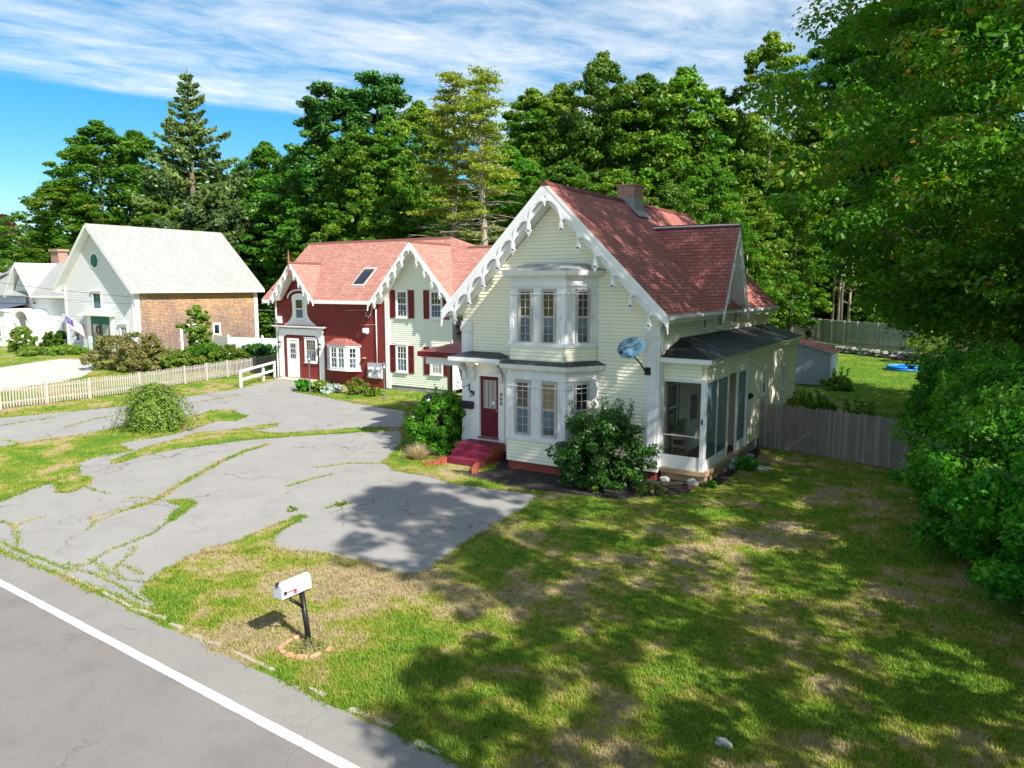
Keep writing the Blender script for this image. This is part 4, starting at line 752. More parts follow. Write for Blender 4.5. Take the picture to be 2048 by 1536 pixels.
b=B(); FE.box(b,-32.18,-32.0,1.75,1.83,.025,.2); one('dryer_vent',b,WOODL,'tan vent pipe on the dark red wall right of the bay','vent')
for x,l in ((-39.55,'left'),(-35.80,'right')):
    t=thing('coach_lamp','black coach lamp on the %s white post of the red entry'%l,'wall lamp',(x,EY-.1,2.2),'coach lamps on the white entry posts'); b=B(); b.lathe((x,EY-.2,2.1),[(0,.02),(.03,.07),(.05,.06)],8); b.tube([(x,EY-.2,2.13),(x,EY-.2,2.43)],.012,4); b.lathe((x,EY-.2,2.42),[(0,.09),(.05,.07),(.12,.02)],8); b.tube([(x,EY-.09,2.3),(x,EY-.14,2.5),(x,EY-.2,2.5)],.015,5); obj('lamp_frame',b,BLACK,t); b=B(); b.lathe((x,EY-.2,2.152),[(0,.06),(.26,.075)],8); obj('lamp_glass',b,GALV,t)
# white ramp railing
t=thing('ramp_railing','white board handrail with three posts beside the white side door','railing',tuple(G(482,775)))
q=[G(482,775),G(527,762),Vector((-40.15,33.6,0))]; q[2].z=.1
for p_ in q: b=B(); b.box(p_.x-.06,p_.x+.06,p_.y-.06,p_.y+.06,p_.z,p_.z+1.05); obj('post',b,WHITE,t)
for h0,h1 in ((.95,1.09),(.42,.56)):
    b=B(); d=(q[2]-q[0]).normalized(); nn=Vector((d.y,-d.x,0)).normalized(); a,c=q[0]-d*.1,q[2]
    v=[a+nn*.065,c+nn*.065,c+nn*.10,a+nn*.10]; b.hexa([x+Vector((0,0,h0)) for x in v]+[x+Vector((0,0,h1)) for x in v]); obj('rail',b,WHITE,t)
# ================================================================ BARN
barn=thing('barn','tall white barn with pale roof, teal doors and a brown cedar shingled long side','barn',(-68,37.6,0))
BY=37.6; BX0,BX1=-73.95,-62.5; bx,bz,bk=-68.2,11.66,.905; BR=50.5
FB=Fr((0,BY,0),(1,0,0),(0,-1,0)); FBS=Fr((BX1,0,0),(0,1,0),(1,0,0))
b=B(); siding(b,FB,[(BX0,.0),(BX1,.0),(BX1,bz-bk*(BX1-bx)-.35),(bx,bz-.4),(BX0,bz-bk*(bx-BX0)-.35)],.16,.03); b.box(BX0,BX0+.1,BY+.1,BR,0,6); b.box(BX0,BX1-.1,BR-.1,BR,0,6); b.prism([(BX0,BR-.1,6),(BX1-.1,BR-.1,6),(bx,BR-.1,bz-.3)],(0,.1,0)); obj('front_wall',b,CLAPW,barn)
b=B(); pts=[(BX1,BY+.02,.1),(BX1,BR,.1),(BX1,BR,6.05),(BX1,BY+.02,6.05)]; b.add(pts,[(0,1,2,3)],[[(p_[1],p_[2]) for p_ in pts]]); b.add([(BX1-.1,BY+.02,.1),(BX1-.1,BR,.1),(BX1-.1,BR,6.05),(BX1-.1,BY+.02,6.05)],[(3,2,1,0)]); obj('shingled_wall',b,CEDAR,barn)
b=B(); FB.box(b,BX1-.42,BX1+.03,.0,6.0,.0,.06); FBS.box(b,BY-.05,BY+.40,.0,6.0,.0,.05); obj('corner_board',b,WHITE,barn)
b=B(); FB.box(b,BX0,BX0+.35,.0,6.0,.0,.06); obj('corner_board',b,WHITE,barn); b=B(); FBS.box(b,BR-.4,BR,.05,6.0,.0,.05); obj('corner_board',b,WHITE,barn)
b=B(); y0,y1=36.85,50.9
for s in (-1,1): roofslab(b,[(bx,y0,bz),(bx+s*6.4,y0,bz-bk*6.4),(bx+s*6.4,y1,bz-bk*6.4),(bx,y1,bz)],(0,1,0),.1,org=(bx,y0,bz))
b.cur=1
for s in (-1,1):
    x=bx+s*6.4; z=bz-bk*6.4; b.prism([(bx,y0+.0,bz-.10),(x,y0,z-.10),(x,y0,z-.34),(bx,y0,bz-.34)],(0,.06,0)); b.prism([(bx,y0+.06,bz-.30),(x-s*.02,y0+.06,z-.30),(x-s*.02,y0+.06,z-.345),(bx,y0+.06,bz-.345)],(0,BY-y0,0)); b.prism([(bx,y1-.06,bz-.10),(x,y1-.06,z-.10),(x,y1-.06,z-.34),(bx,y1-.06,bz-.34)],(0,.06,0))
    b.box(min(x,x-s*.05),max(x,x-s*.05),y0+.06,y1-.06,z-.32,z-.09); b.box(min(x-s*.06,bx+s*5.6),max(x-s*.06,bx+s*5.6),y0+.1,y1-.1,z-.32,z-.28)
obj('roof',b,[GROOF,WHITE],barn)
b=B(); c=FB.p(-68.33,8.40,.03); b.lathe(c,[(0,.74),(.05,.74),(.05,.60),(.02,.60)],24,(0,-1,0)); b.cur=1; b.lathe(c,[(.0,.595),(.035,.595)],24,(0,-1,0)); obj('round_vent',b,[WHITE,TEAL],barn)
def hoodcap(fr,b,u0,u1,z): 
    um=(u0+u1)/2; b.prism([fr.p(u0-.12,z,.03),fr.p(u0-.12,z+.06,.03),fr.p(um,z+.22,.03),fr.p(u1+.12,z+.06,.03),fr.p(u1+.12,z,.03)],fr.n*.16)
w=window(barn,FB,-69.10,-67.55,4.02,5.62,2,2,.18,WHITE,TEAL,n=.03); b=B(); hoodcap(FB,b,-69.1,-67.55,5.67); obj('window_cap',b,WHITE,barn)
w=window(barn,FB,-65.02,-63.75,.95,2.76,3,2,.2,WHITE,WHITE,n=.03); b=B(); hoodcap(FB,b,-65.0,-63.8,2.81); obj('window_cap',b,WHITE,barn)
w=window(barn,FB,-72.62,-71.55,.95,2.76,2,2,.18,WHITE,WHITE,n=.03)
b=B(); FB.box(b,-70.15,-69.5,.0,3.5,.03,.12); FB.box(b,-66.42,-66.0,.0,3.5,.03,.12); FB.box(b,-69.5,-66.42,3.42,3.5,.03,.12); b.prism([FB.p(-70.6,3.5,.03),FB.p(-70.6,3.62,.03),FB.p(-68.1,3.98,.03),FB.p(-65.6,3.62,.03),FB.p(-65.6,3.5,.03)],FB.n*.75); obj('door_canopy',b,WHITE,barn)
for u0,u1 in ((-69.48,-68.0),(-67.94,-66.44)):
    b=B(); FB.box(b,u0,u1,.05,3.41,.03,.07); FB.box(b,u0,u0+.2,.05,3.41,.071,.10); FB.box(b,u1-.2,u1,.05,3.41,.071,.10); FB.box(b,u0+.2,u1-.2,1.25,1.45,.071,.10); FB.box(b,u0+.2,u1-.2,2.7,3.41,.071,.10); FB.box(b,u0+.2,u1-.2,.05,.3,.071,.10); d=obj('barn_door',b,TEAL,barn)
    g=B(); FB.box(g,u0+.22,u1-.22,1.46,2.69,.072,.082); sub('door_glass',g,CURT,d)
b=B()
c=FB.p(-68.35,2.2,.13)
for k in range(40): a=2*math.pi*k/40; b.blob(c+Vector((.28*math.cos(a),0,.33*math.sin(a))),.07,.05,.07,k,.3,1)
one('door_wreath',b,mat('dried_wreath',(.16,.06,.04),.9),'round reddish wreath hanging on the teal barn door','wreath')
window(barn,FBS,46.05-.85+.0,46.05+.0,1.5,2.62,1,1,.13,WHITE,WHITE,double=False,n=.01); 
b=B(); 
for y in (41.75,43.25): FBS.box(b,y,y+.22,.3,2.65,.01,.05)
FBS.box(b,41.97,43.25,2.5,2.65,.01,.05); b.cur=1; FBS.box(b,41.97,43.25,.3,2.5,.005,.02); obj('side_door',b,[WHITE,mat('weathered_plank_door',(.18,.14,.12),.9)],barn)
b=B(); FBS.box(b,38.9,39.6,.75,.98,.0,.18); FBS.box(b,39.0,39.5,.2,.75,.0,.1); one('utility_box',b,VINYL,'small white utility box low on the cedar shingled barn side','utility box')
# ================================================================ NEIGHBOUR
nb=thing('neighbour_house','rambling white clapboard house with pale grey roof joined to the left of the barn','house',(-85,39.6,0))
NY=39.6; FN=Fr((0,NY,0),(1,0,0),(0,-1,0))
b=B(); siding(b,FN,[(-100,.0),(-73.96,.0),(-73.96,5.15),(-100,5.15)],.16,.03); siding(b,Fr((0,NY-.02,0),(1,0,0),(0,-1,0)),[(-88.3,5.0),(-83.7,5.0),(-86.0,8.0)],.16,.03); b.box(-100,-74.1,46,46.1,0,5); obj('wall',b,CLAPW,nb)
b=B(); nr=43.2; nz=8.62
roofslab(b,[(-100,39.0,5.15),(-74,39.0,5.15),(-74,nr,nz),(-100,nr,nz)],(1,0,0),.1); roofslab(b,[(-100,47.4,5.15),(-74,47.4,5.15),(-74,nr,nz),(-100,nr,nz)],(1,0,0),.1)
for s in (-1,1): roofslab(b,[(-86.0,38.9,8.55),(-86.0,43.1,8.55),(-86.0+s*2.85,39.0,5.2),(-86.0+s*2.85,38.9,5.2)],(0,1,0),.08)
b.cur=1
for s in (-1,1): b.prism([(-86,38.88,8.47),(-86+s*2.83,38.88,5.12),(-86+s*2.83,38.88,4.92),(-86,38.88,8.2)],(0,.06,0)); b.prism([(-86,38.94,8.30),(-86+s*2.8,38.94,5.0),(-86+s*2.8,38.94,4.95),(-86,38.94,8.25)],(0,.66,0))
b.box(-83.1,-74.0,38.95,39.0,4.98,5.16); b.box(-83.1,-74.0,39.0,39.6,5.0,5.04); obj('roof',b,[GROOF,WHITE],nb)
for u in (-85.25,-83.85): window(nb,FN,u-.48,u+.48,4.2,5.9 if u<-84.5 else 5.0,1,1,.1,WHITE,WHITE,n=.035,upper=CURT)
for u0,u1,z0,z1 in ((-78.75,-77.95,.9,2.7),(-82.9,-82.2,1.0,2.7),(-81.6,-80.95,.0,2.6),(-84.3,-83.7,1.0,2.6)): window(nb,FN,u0,u1,z0,z1,2,2,.13,WHITE,WHITE,n=.03)
b=B(); FN.box(b,-80.75,-80.0,.0,2.62,.03,.09); obj('side_door',b,WHITE,nb)
# barrel roofed vestibule
vx0,vx1,vy0=-83.65,-81.0,37.5
b=B(); b.box(vx1-.12,vx1,vy0,NY-.03,.0,2.75); b.box(vx0,vx0+.12,vy0,NY-.03,.0,2.75); b.box(vx0+.12,vx0+.55,vy0,vy0+.1,.0,2.75); b.box(vx1-.55,vx1-.12,vy0,vy0+.1,.0,2.75)
M=12; xm=(vx0+vx1)/2; r=(vx1-vx0)/2
for k in range(M):
    a,c=math.pi*k/M,math.pi*(k+1)/M; o=[(xm+(r+.1)*math.cos(t),2.75+1.0*math.sin(t)) for t in (a,c)]; i_=[(xm+(r-.02)*math.cos(t),2.75+.88*math.sin(t)) for t in (a,c)]
    b.hexa([Vector(p) for p in ((i_[0][0],vy0-.08,i_[0][1]),(o[0][0],vy0-.08,o[0][1]),(o[1][0],vy0-.08,o[1][1]),(i_[1][0],vy0-.08,i_[1][1]),(i_[0][0],NY-.1,i_[0][1]),(o[0][0],NY-.1,o[0][1]),(o[1][0],NY-.1,o[1][1]),(i_[1][0],NY-.1,i_[1][1]))])
b.cur=1; b.box(vx0+.55,vx1-.55,vy0+1.2,vy0+1.25,.0,2.7); obj('arched_vestibule',b,[WHITE,GREYM],nb)
b=B(); b.box(-96,-84.4,36.9,NY-.03,.0,3.6); b.box(-96.2,-84.2,36.7,NY-.03,3.6,3.85); b.cur=1; b.add([(-96.2,36.7,3.855),(-84.2,36.7,3.855),(-84.6,NY-.04,4.35),(-96.2,NY-.04,4.35)],[(0,1,2,3)]); ad=obj('front_addition',b,[WHITE,mat('dark_blue_roof',(.10,.11,.16),.6)],nb)
window(nb,Fr((0,36.9,0),(1,0,0),(0,-1,0)),-86.6,-85.3,.9,2.6,1,1,.12,WHITE,WHITE,n=.01,upper=CURT,lower=CURT)
b=B(); uvbox(b,-88.0,-86.4,43.6,44.6,8,9.9); b.cur=1; uvbox(b,-88.15,-86.25,43.45,44.75,9.9,10.15); obj('chimney',b,[BRICK,BRICK],nb)
# flag
t=thing('flag','small striped flag on a slanted pole fixed to the white barn front','flag',(-70.6,37.5,2.4))
a=Vector((-70.55,37.55,2.4)); c=Vector((-70.75,35.7,3.60)); b=B(); b.tube([a,c],.025,6); b.lathe(c,[(-.04,.02),(0,.05),(.04,.02)],8); obj('pole',b,VINYL,t)
FRED=mat('flag_red',(.55,.03,.06),.8); FWH=mat('flag_white',(.8,.8,.8),.8); FBL=mat('flag_blue',(.03,.04,.22),.8)
b=B(); n=13; Lp=(a-c); 
def fl(s,t_): # s along pole 0..1 from tip, t_ down
    p_=c+Lp*(.06+.82*s); return p_+Vector((.10*math.sin(s*9+t_*2)+.75*t_*.35,.05*math.cos(s*7),-1.05*t_*(1-.12*math.sin(s*5))))
for i in range(n):
    for j in range(8):
        t0,t1=i/n,(i+1)/n; s0,s1=j/8,(j+1)/8; b.cur=2 if (s0<.39 and False) else (0 if i%2==0 else 1)
        if s0<.5 and t0<.55: b.cur=2
        b.quad(fl(t0,s0),fl(t0,s1),fl(t1,s1),fl(t1,s0)) if False else b.quad(fl(s0,t0),fl(s1,t0),fl(s1,t1),fl(s0,t1))
b.cur=1
for i in range(4):
    for j in range(4): p_=fl(.06+.12*i,.05+.13*j)+Vector((.012,-.012,0)); b.quad(p_,p_+Vector((0,.05,-.02)),p_+Vector((0,.05,-.06)),p_+Vector((0,0,-.04)))
obj('cloth',b,[FRED,FWH,FBL],t)
# ================================================================ FENCES
rnd=random.Random(5)
def picket_fence():
    P=[G(-150,836),G(0,819),G(180,797),G(280,783),G(370,768),G(455,754),G(562,737)]
    t=thing('picket_fence','long weathered grey picket fence between the driveway and the white barn yard','fence',tuple(P[0]))
    k=0
    for a,c in zip(P,P[1:]):
        d=c-a; n=max(1,round(d.length/2.5)); d/=n
        for i in range(n):
            p0=a+d*i; p1=p0+d; u=d.normalized(); nn=Vector((u.y,-u.x,0)); b=B(); m=max(4,int(d.length/.135))
            for j in range(m):
                b.cur=0 if rnd.random()<.7 else 1; q=p0+d*((j+.5)/m); h=1.12+rnd.uniform(-.03,.03); w=.034; tl=rnd.uniform(-.02,.02); A=q-u*w; C=q+u*w
                b.prism([A+Vector((0,0,.06)),C+Vector((0,0,.06)),C+u*tl+Vector((0,0,h-.05)),q+u*tl+Vector((0,0,h)),A+u*tl+Vector((0,0,h-.05))],nn*.02)
            b.cur=0
            for z in (.28,.88): v=[p0+nn*.022,p1+nn*.022,p1+nn*.06,p0+nn*.06]; v=[x-nn*.082 for x in v]; b.hexa([x+Vector((0,0,z)) for x in v]+[x+Vector((0,0,z+.075)) for x in v])
            obj('fence_panel',b,[PICK,PICKB],t); b=B(); b.box(p0.x-.06,p0.x+.06,p0.y-.06,p0.y+.06,0,1.16); obj('post',b,PICK,t)
picket_fence()
def stockade(name,label,P,h,z0,tilt=0,mt=None,w=.075,railside=-1):
    t=thing(name,label,'fence',tuple(P[0]))
    for a,c in zip(P,P[1:]):
        d=c-a; n=max(1,round(d.length/2.4)); d/=n
        for i in range(n):
            p0=a+d*i; p1=p0+d; u=d.normalized(); nn=Vector((u.y,-u.x,0))*railside; b=B(); m=int(d.length/(w*1.04))
            for j in range(m):
                b.cur=rnd.choice((0,0,1,2)); q=p0+d*((j+.5)/m); hh=h+rnd.uniform(-.04,.03); ww=w/2; r_=rnd.uniform(0,.008)
                v=[q-u*ww+Vector((0,0,z0+.03)),q+u*ww+Vector((0,0,z0+.03)),q+u*ww+Vector((0,0,z0+hh-.07)),q+Vector((0,0,z0+hh)),q-u*ww+Vector((0,0,z0+hh-.07))]; mid=[q-nn*(.035+r_)+Vector((0,0,z0+.03)),q-nn*(.035+r_)+Vector((0,0,z0+hh-.02))]
                # half-round paling: two faceted faces
                b.add([v[0],mid[0],v[1],v[2],mid[1],v[4],v[3]],[(0,1,4,5),(1,2,3,4),(5,4,6),(4,3,6),(0,5,6,3,2)])
            b.cur=0
            for z in (.35,h*.55,h-.3): v=[p0+nn*.002,p1+nn*.002,p1+nn*.045,p0+nn*.045]; b.hexa([x+Vector((0,0,z0+z)) for x in v]+[x+Vector((0,0,z0+z+.08)) for x in v])
            obj('fence_panel',b,[mt,BFENCE2,mt] if mt else [STOCK,STOCKB,STOCKC],t); b=B(); q=p0+nn*.05; b.box(q.x-.05,q.x+.05,q.y-.05,q.y+.05,z0,z0+h+.05); obj('post',b,mt or STOCK,t)
stockade('stockade_fence','grey weathered stockade fence running from the porch corner across the side lawn',[Vector((-7.1,28.95,0)),Vector((-4.3,28.4,0)),Vector((-1.9,27.5,0)),Vector((2.5,26.4,0))],1.78,0,railside=-1)
# bank behind with dry stone wall and back fence
BKL=[Vector(v) for v in ((-18.8,86.6,0),(-14.2,79.8,0),(-10.1,75.1,0),(-4.4,70.7,0),(6,65.6,0),(20,61,0))]
stockade('back_fence','tall grey board fence on the low bank behind the back lawn',BKL,2.35,.55,mt=BFENCE,w=.14,railside=1)
t=thing('stone_wall','low dry stone retaining wall of grey fieldstones at the foot of the back fence','stone wall',(-9,74,0))
for k in range(96):
    s_=(k//2)/48*3.6+.35; i=min(4,int(s_)); p_=BKL[i+1-0 if i+1<len(BKL) else i].copy() if False else BKL[i].lerp(BKL[min(i+1,5)],s_-i); b=B(); b.blob((p_.x-.5+rnd.uniform(-.2,.2),p_.y-.75+rnd.uniform(-.2,.2),.16+(k%2)*.30),.40,.32,.19,k,.3,1); obj('stone',b,STONE,t)
b=B()
for z in (1.1,1.7,2.3): b.tube([(-25.0,89.5,z),(-18.9,86.7,z)],.045,6)
b.tube([(-24.9,89.4,.3),(-24.9,89.4,2.4)],.05,6); one('field_gate',b,GALV,'pale metal pipe gate left of the tall back fence','gate')
b=B(); b.tube([(-4.6,69.2,0),(-4.6,69.2,2.1)],.19,8,r1=.16); one('bare_post',b,PICK,'stout bare wooden post standing in front of the back fence','post')
# vinyl fence by the barn
t=thing('vinyl_fence','smooth white panel fence with pointed posts behind the shrubs by the barn','fence',(-60,44,0))
V=[Vector((-61.6,44.6,0)),Vector((-57.2,42.9,0)),Vector((-53.5,43.6,0)),Vector((-50,44.2,0)),Vector((-46.5,44.8,0)),Vector((-43,45.4,0)),Vector((-39,46,0))]
for a,c in zip(V,V[1:]):
    u=(c-a).normalized(); nn=Vector((u.y,-u.x,0)); b=B(); v=[a-nn*.02,c-nn*.02,c+nn*.02,a+nn*.02]; b.hexa([x+Vector((0,0,.08)) for x in v]+[x+Vector((0,0,1.65)) for x in v]); obj('fence_panel',b,VINYL,t)
for a in V: b=B(); b.box(a.x-.07,a.x+.07,a.y-.07,a.y+.07,0,1.75); b.lathe((a.x,a.y,1.75),[(0,.11),(.04,.11),(.16,.02)],4); obj('post',b,VINYL,t)
# ================================================================ SHED
sh=thing('garden_shed','small pale blue-grey wooden shed with a faded red roof on the back lawn','shed',(-9.3,49.3,0))
sx0,sx1,sy0,sy1=-12.1,-8.05,49.2,51.6; sm=-10.35; SHP=paint('pale_blue_shed_paint',(.42,.47,.52),.35,(.3,.32,.36)); zl,zp=2.05,2.72
b=B(); f=Fr((0,sy0,0),(1,0,0),(0,-1,0)); vsiding(b,f,[(sx0,.05),(sx1,.05),(sx1,zl),(sm,zp),(sx0,zl)],.3,.015); vsiding(b,Fr((sx1,0,0),(0,1,0),(1,0,0)),[(sy0,.05),(sy1,.05),(sy1,zl),(sy0,zl)],.3,.015); b.box(sx0,sx0+.1,sy0,sy1,0,zl); b.box(sx0,sx1,sy1-.1,sy1,0,zl)
f.box(b,sx1-.12,sx1+.02,.0,zl,.02,.05); obj('wall',b,SHP,sh)
b=B(); 
for s,xx in ((-1,sx0-.15),(1,sx1+.2)):
    z=zp-(zp-zl)/(sx1-sm)*abs(xx-sm); roofslab(b,[(sm,sy0-.2,zp+.06),(xx,sy0-.2,z+.06),(xx,sy1+.2,z+.06),(sm,sy1+.2,zp+.06)],(0,1,0),.06)
obj('roof',b,[ROOF,SHP],sh)
# ================================================================ LAMP POSTS
def lamppost(px,py,h,label,mt=BLACK,glass=GALV):
    p=G(px,py); t=thing('lamp_post',label,'lamp post',tuple(p),'lamp posts around the driveway'); z=p.z
    b=B(); b.lathe(p,[(0,.07),(.05,.07),(.1,.042),(h-.55,.036),(h-.5,.055),(h-.46,.03),(h-.42,.06)],8); b.lathe(p+Vector((0,0,h-.14)),[(0,.15),(.03,.15),(.10,.07),(.14,.02),(.19,.02),(.21,.005)],8); obj('post',b,mt,t)
    b=B(); b.lathe(p+Vector((0,0,h-.415)),[(0,.07),(.27,.115)],6); obj('lamp_glass',b,glass,t)
GP=mat('dull_grey_green_post',(.10,.12,.12),.6)
lamppost(620,785,2.2,'slim grey lamp post in front of the red entry window',GP); lamppost(769,798,2.0,'short dark grey post lamp at the corner of the yellow ell',GP); lamppost(858,905,2.2,'black lamp post rising through the leafy bush by the driveway')
# ================================================================ MAILBOX
mb=thing('roadside_mailbox','white metal mailbox with a red flag on a leaning black post at the roadside','mailbox',tuple(G(620,1287)))
p=G(620,1287); top=p+Vector((-.20,.03,.90)); b=B(); b.tube([p-Vector((0,0,.1)),top],.062,4); b.tube([p+Vector((-.13,.02,.62)),p+Vector((-.17,-.25,.86))],.03,4); bb=top; b.box(top.x-.07,top.x+.07,top.y-.42,top.y+.12,.90,.935); obj('post',b,BLACK,mb)
c=top+Vector((0,0,.04)); prof=[(-.105,0),(-.105,.16)]+[(.105*math.cos(a),.16+.095*math.sin(a)) for a in [math.pi*(1-k/10) for k in range(11)]]+[(.105,.16),(.105,0)]
MW=mat('white_enamel',(.82,.84,.87),.25,spec=.5); y0,y1=c.y-.50,c.y+.12
b=B(); b.prism([(c.x+u,y0,c.z+z) for u,z in prof],(0,y1-y0,0)); b.prism([(c.x+u*1.03,y1-.02,c.z-.003+z*1.02) for u,z in prof],(0,.03,0)); obj('box',b,MW,mb)
b=B(); b.prism([(c.x+u*.95,y0-.012,c.z+.005+z*.95) for u,z in prof],(0,.011,0)); obj('door',b,mat('light_grey_enamel',(.45,.5,.56),.4),mb)
b=B(); b.box(c.x-.02,c.x+.02,y0-.03,y0+.02,c.z+.235,c.z+.275); b.box(c.x-.012,c.x+.012,y0-.03,y0-.014,c.z+.20,c.z+.24); obj('latch',b,BLACK,mb)
b=B(); x=c.x+.112; b.box(x-.006,x+.004,y0+.06,y0+.30,c.z+.085,c.z+.105); b.box(x-.006,x+.004,y0+.24,y0+.30,c.z+.02,c.z+.10); b.cur=1; b.box(x-.006,x+.008,y0+.03,y0+.08,c.z+.065,c.z+.125); obj('flag',b,[mat('flag_pink_red',(.6,.06,.08),.5),BLACK],mb)
text_obj('numerals','136',.075,(c.x+.1065,c.y-.02,c.z+.13),(R(90),0,R(90)),mat('faded_black_numerals',(.25,.25,.25),.7),mb,.001)
for k,(a0,r_) in enumerate(((196,.36),(222,.42),(250,.43),(278,.42),(306,.44),(335,.47),(160,.34),(10,.46))):
    a=R(a0); q=p+Vector((r_*math.cos(a),r_*math.sin(a)-.08,0)); b=B(); b.blob((0,0,.012),.115,.05,.045,k+40,.35,2); o=one('edging_block',b,TERRA,'crumbling terracotta edging block in the ring around the mailbox post','edging block',None,'terracotta edging around the mailbox post'); o.location=q; o.rotation_euler=(0,0,a+math.pi/2+.25*math.sin(k*3))
# ================================================================ SMALL GROUND THINGS
q=G(1447,1492); b=B(); b.blob((0,0,.03),.125,.085,.07,3,.3,2); one('lawn_rock',b,STONE,'single grey brown rock lying in the front lawn','rock').location=q
q=G(1520,937); b=B(); b.hexa([Vector(v) for v in ((-.32,-.25,0),(.30,-.28,0),(.33,.22,0),(-.28,.27,0),(-.32,-.25,.05),(.30,-.28,.05),(.33,.22,.05),(-.28,.27,.05))]); one('paving_slab',b,CONC,'square pale paving slab lying on the shaded side lawn','paving slab').location=q
q=G(1805,740); b=B(); n=28
for z0,z1,r0,r1 in ((0,.14,1.05,1.10),(.14,.28,1.05,1.10)):
    R_=[(0,1.02),(.03,1.09),(.10,1.12),(.16,1.08),(.18,1.0),(.14,.93),(.02,.95)]
t=thing('paddling_pool','round bright blue inflatable paddling pool on the back lawn','paddling pool',tuple(q))
for z,nm in ((0.0,'lower_ring'),(.16,'upper_ring')):
    b=B(); pts=[q+Vector((1.02*math.cos(2*math.pi*k/32),1.02*math.sin(2*math.pi*k/32),z+.09)) for k in range(33)]; b.tube(pts,.09,8); obj(nm,b,mat('blue_vinyl' if z==0 else 'bright_blue_vinyl',(.02,.16,.62) if z==0 else (.03,.25,.75),.3),t)
b=B(); b.lathe(q,[(.0,.95),(.12,.95)],24); obj('water',b,mat('pool_water',(.35,.55,.72),.05,spec=.8),t)
for k,(px_,py_,r_) in enumerate(((1330,963,.2),(1352,950,.13),(1385,972,.22),(1400,960,.16),(1345,985,.0),(1420,950,.12),(1442,944,.2),(1470,930,.16),(1500,916,.2),(1490,921,.13),(1366,962,.15))):
    if r_: b=B(); b.blob((0,0,r_*.4),r_,r_*.75,r_*.6,k+20,.3,1); one('edging_stone',b,STONE,'rough grey fieldstone in the row along the porch base','stone',None,'fieldstones along the porch base').location=G(px_,py_)
for k in range(9):
    a=G(1380+12*k+rnd.uniform(-2,2),978-6*k); b=B(); b.box(-.1,.1,-.05,.05,0,.07); o=one('edging_brick',b,FBRICK,'sunken red edging brick in the curved row by the side lawn','brick',None,'red bricks edging the bed by the porch'); o.location=a; o.rotation_euler=(0,0,.4+.07*k)
# ================================================================ WIRES
def wire(name,label,pts,r,mt=BLACK,sag=.3,n=14):
    b=B(); a,c=Vector(pts[0]),Vector(pts[1]); b.tube([a+(c-a)*(i/n)-Vector((0,0,sag*4*(i/n)*(1-i/n))) for i in range(n+1)],r,5); return one(name,b,mt,label,'wire')
WG=mat('grey_wire',(.35,.35,.36),.5)
wire('overhead_wire','upper grey service wire from the barn to the conduit on the red wall',[(-62.3,37.4,5.2),(-31.75,33.55,4.72)],.018,WG,.45); wire('overhead_wire','lower thin wire from the barn to the corner of the ell',[(-62.4,37.5,4.6),(-30.9,33.6,3.85)],.012,WG,.5)
wire('overhead_wire','upper dark wire crossing the white neighbour house to the barn corner',[(-100,33,8.6),(-62.3,37.4,5.2)],.015,BLACK,.4); wire('overhead_wire','lower dark wire crossing the white neighbour house below the other',[(-100,33,6.6),(-62.4,37.5,4.6)],.012,BLACK,.3)
wire('overhead_wire','thin dark wire from the yellow house corner out over the right side lawn',[(-8.5,YW+.35,4.95),(1.2,4.6,4.78)],.0045,BLACK,.05)
# ================================================================ GROUND
def ragged(pts,amp,step=.25,seed=0,closed=True):
    out=[]; n=len(pts)
    for i in range(n if closed else n-1):
        a=Vector(pts[i]); c=Vector(pts[(i+1)%n]); L=(c-a).length; m=max(1,int(L/step)); d=(c-a)/m; nn=Vector((d.y,-d.x,0)).normalized()
        for j in range(m):
            p=a+d*j; k=mnoise.noise(Vector((p.x*1.9+seed,p.y*1.9,seed*1.7)))*.9+mnoise.noise(Vector((p.x*6+seed,p.y*6,seed)))*.6; out.append(p+nn*(amp*k))
    return out
def sheet(name,pts,z,m,kind='structure',label=None,amp=0,step=.3,seed=0,conv=True):
    P=[G(*p) for p in pts] if conv else [Vector(p) for p in pts]
    if amp: P=ragged(P,amp,step,seed)
    me=bpy.data.meshes.new(name); me.from_pydata([(p.x,p.y,z) for p in P],[],[tuple(range(len(P)))]); bm=bmesh.new(); bm.from_mesh(me)
    if bm.faces[:][0].normal.z<0: bmesh.ops.reverse_faces(bm,faces=bm.faces[:])
    bmesh.ops.triangulate(bm,faces=bm.faces[:],ngon_method='EAR_CLIP'); bm.to_mesh(me); bm.free(); me.materials.append(m)
    o=bpy.data.objects.new(name,me); COL.objects.link(o); o['kind']=kind
    if label: o['label']=label
    return P
b=B(); b.quad((-1500,-600,0),(1500,-600,0),(1500,1800,0),(-1500,1800,0)); tag(obj('ground',b,LAWN),kind='structure')
dirx=Vector((-17.09+6.54,6.94-6.42,0)).normalized(); dirn=Vector((dirx.y,-dirx.x,0)); 
if dirn.y<0: dirn=-dirn
O=Vector((-6.54,6.42,0))
def band(name,d0,d1,z,m,seg=None):
    b=B(); a,c=(60,-140); 
    b.quad(*[O-dirx*s+dirn*d+Vector((0,0,z)) for s,d in ((a,d0),(a,d1),(c,d1),(c,d0))]) ; o=obj(name,b,m)
    if o.data.polygons[0].normal.z<0: o.data.flip_normals()
    return tag(o,kind='structure')
band('road',-9.5,0.0,.004,ROAD); 
edge=[]; S=-140
b=B(); pts=[]; 
P=ragged([O-dirx*60+dirn*.78,O+dirx*140+dirn*1.02],.09,.3,3,False); P+=[O+dirx*140-dirn*.001,O-dirx*60-dirn*.001]
sheet('road_shoulder',P,.004,SHOULD,conv=False)
Pl=ragged([O-dirx*25-dirn*.085,O+dirx*60-dirn*.085],.009,.06,21,False)+ragged([O+dirx*60+dirn*.075,O-dirx*25+dirn*.075],.009,.06,23,False); sheet('road_line',Pl,.009,LINE,conv=False)
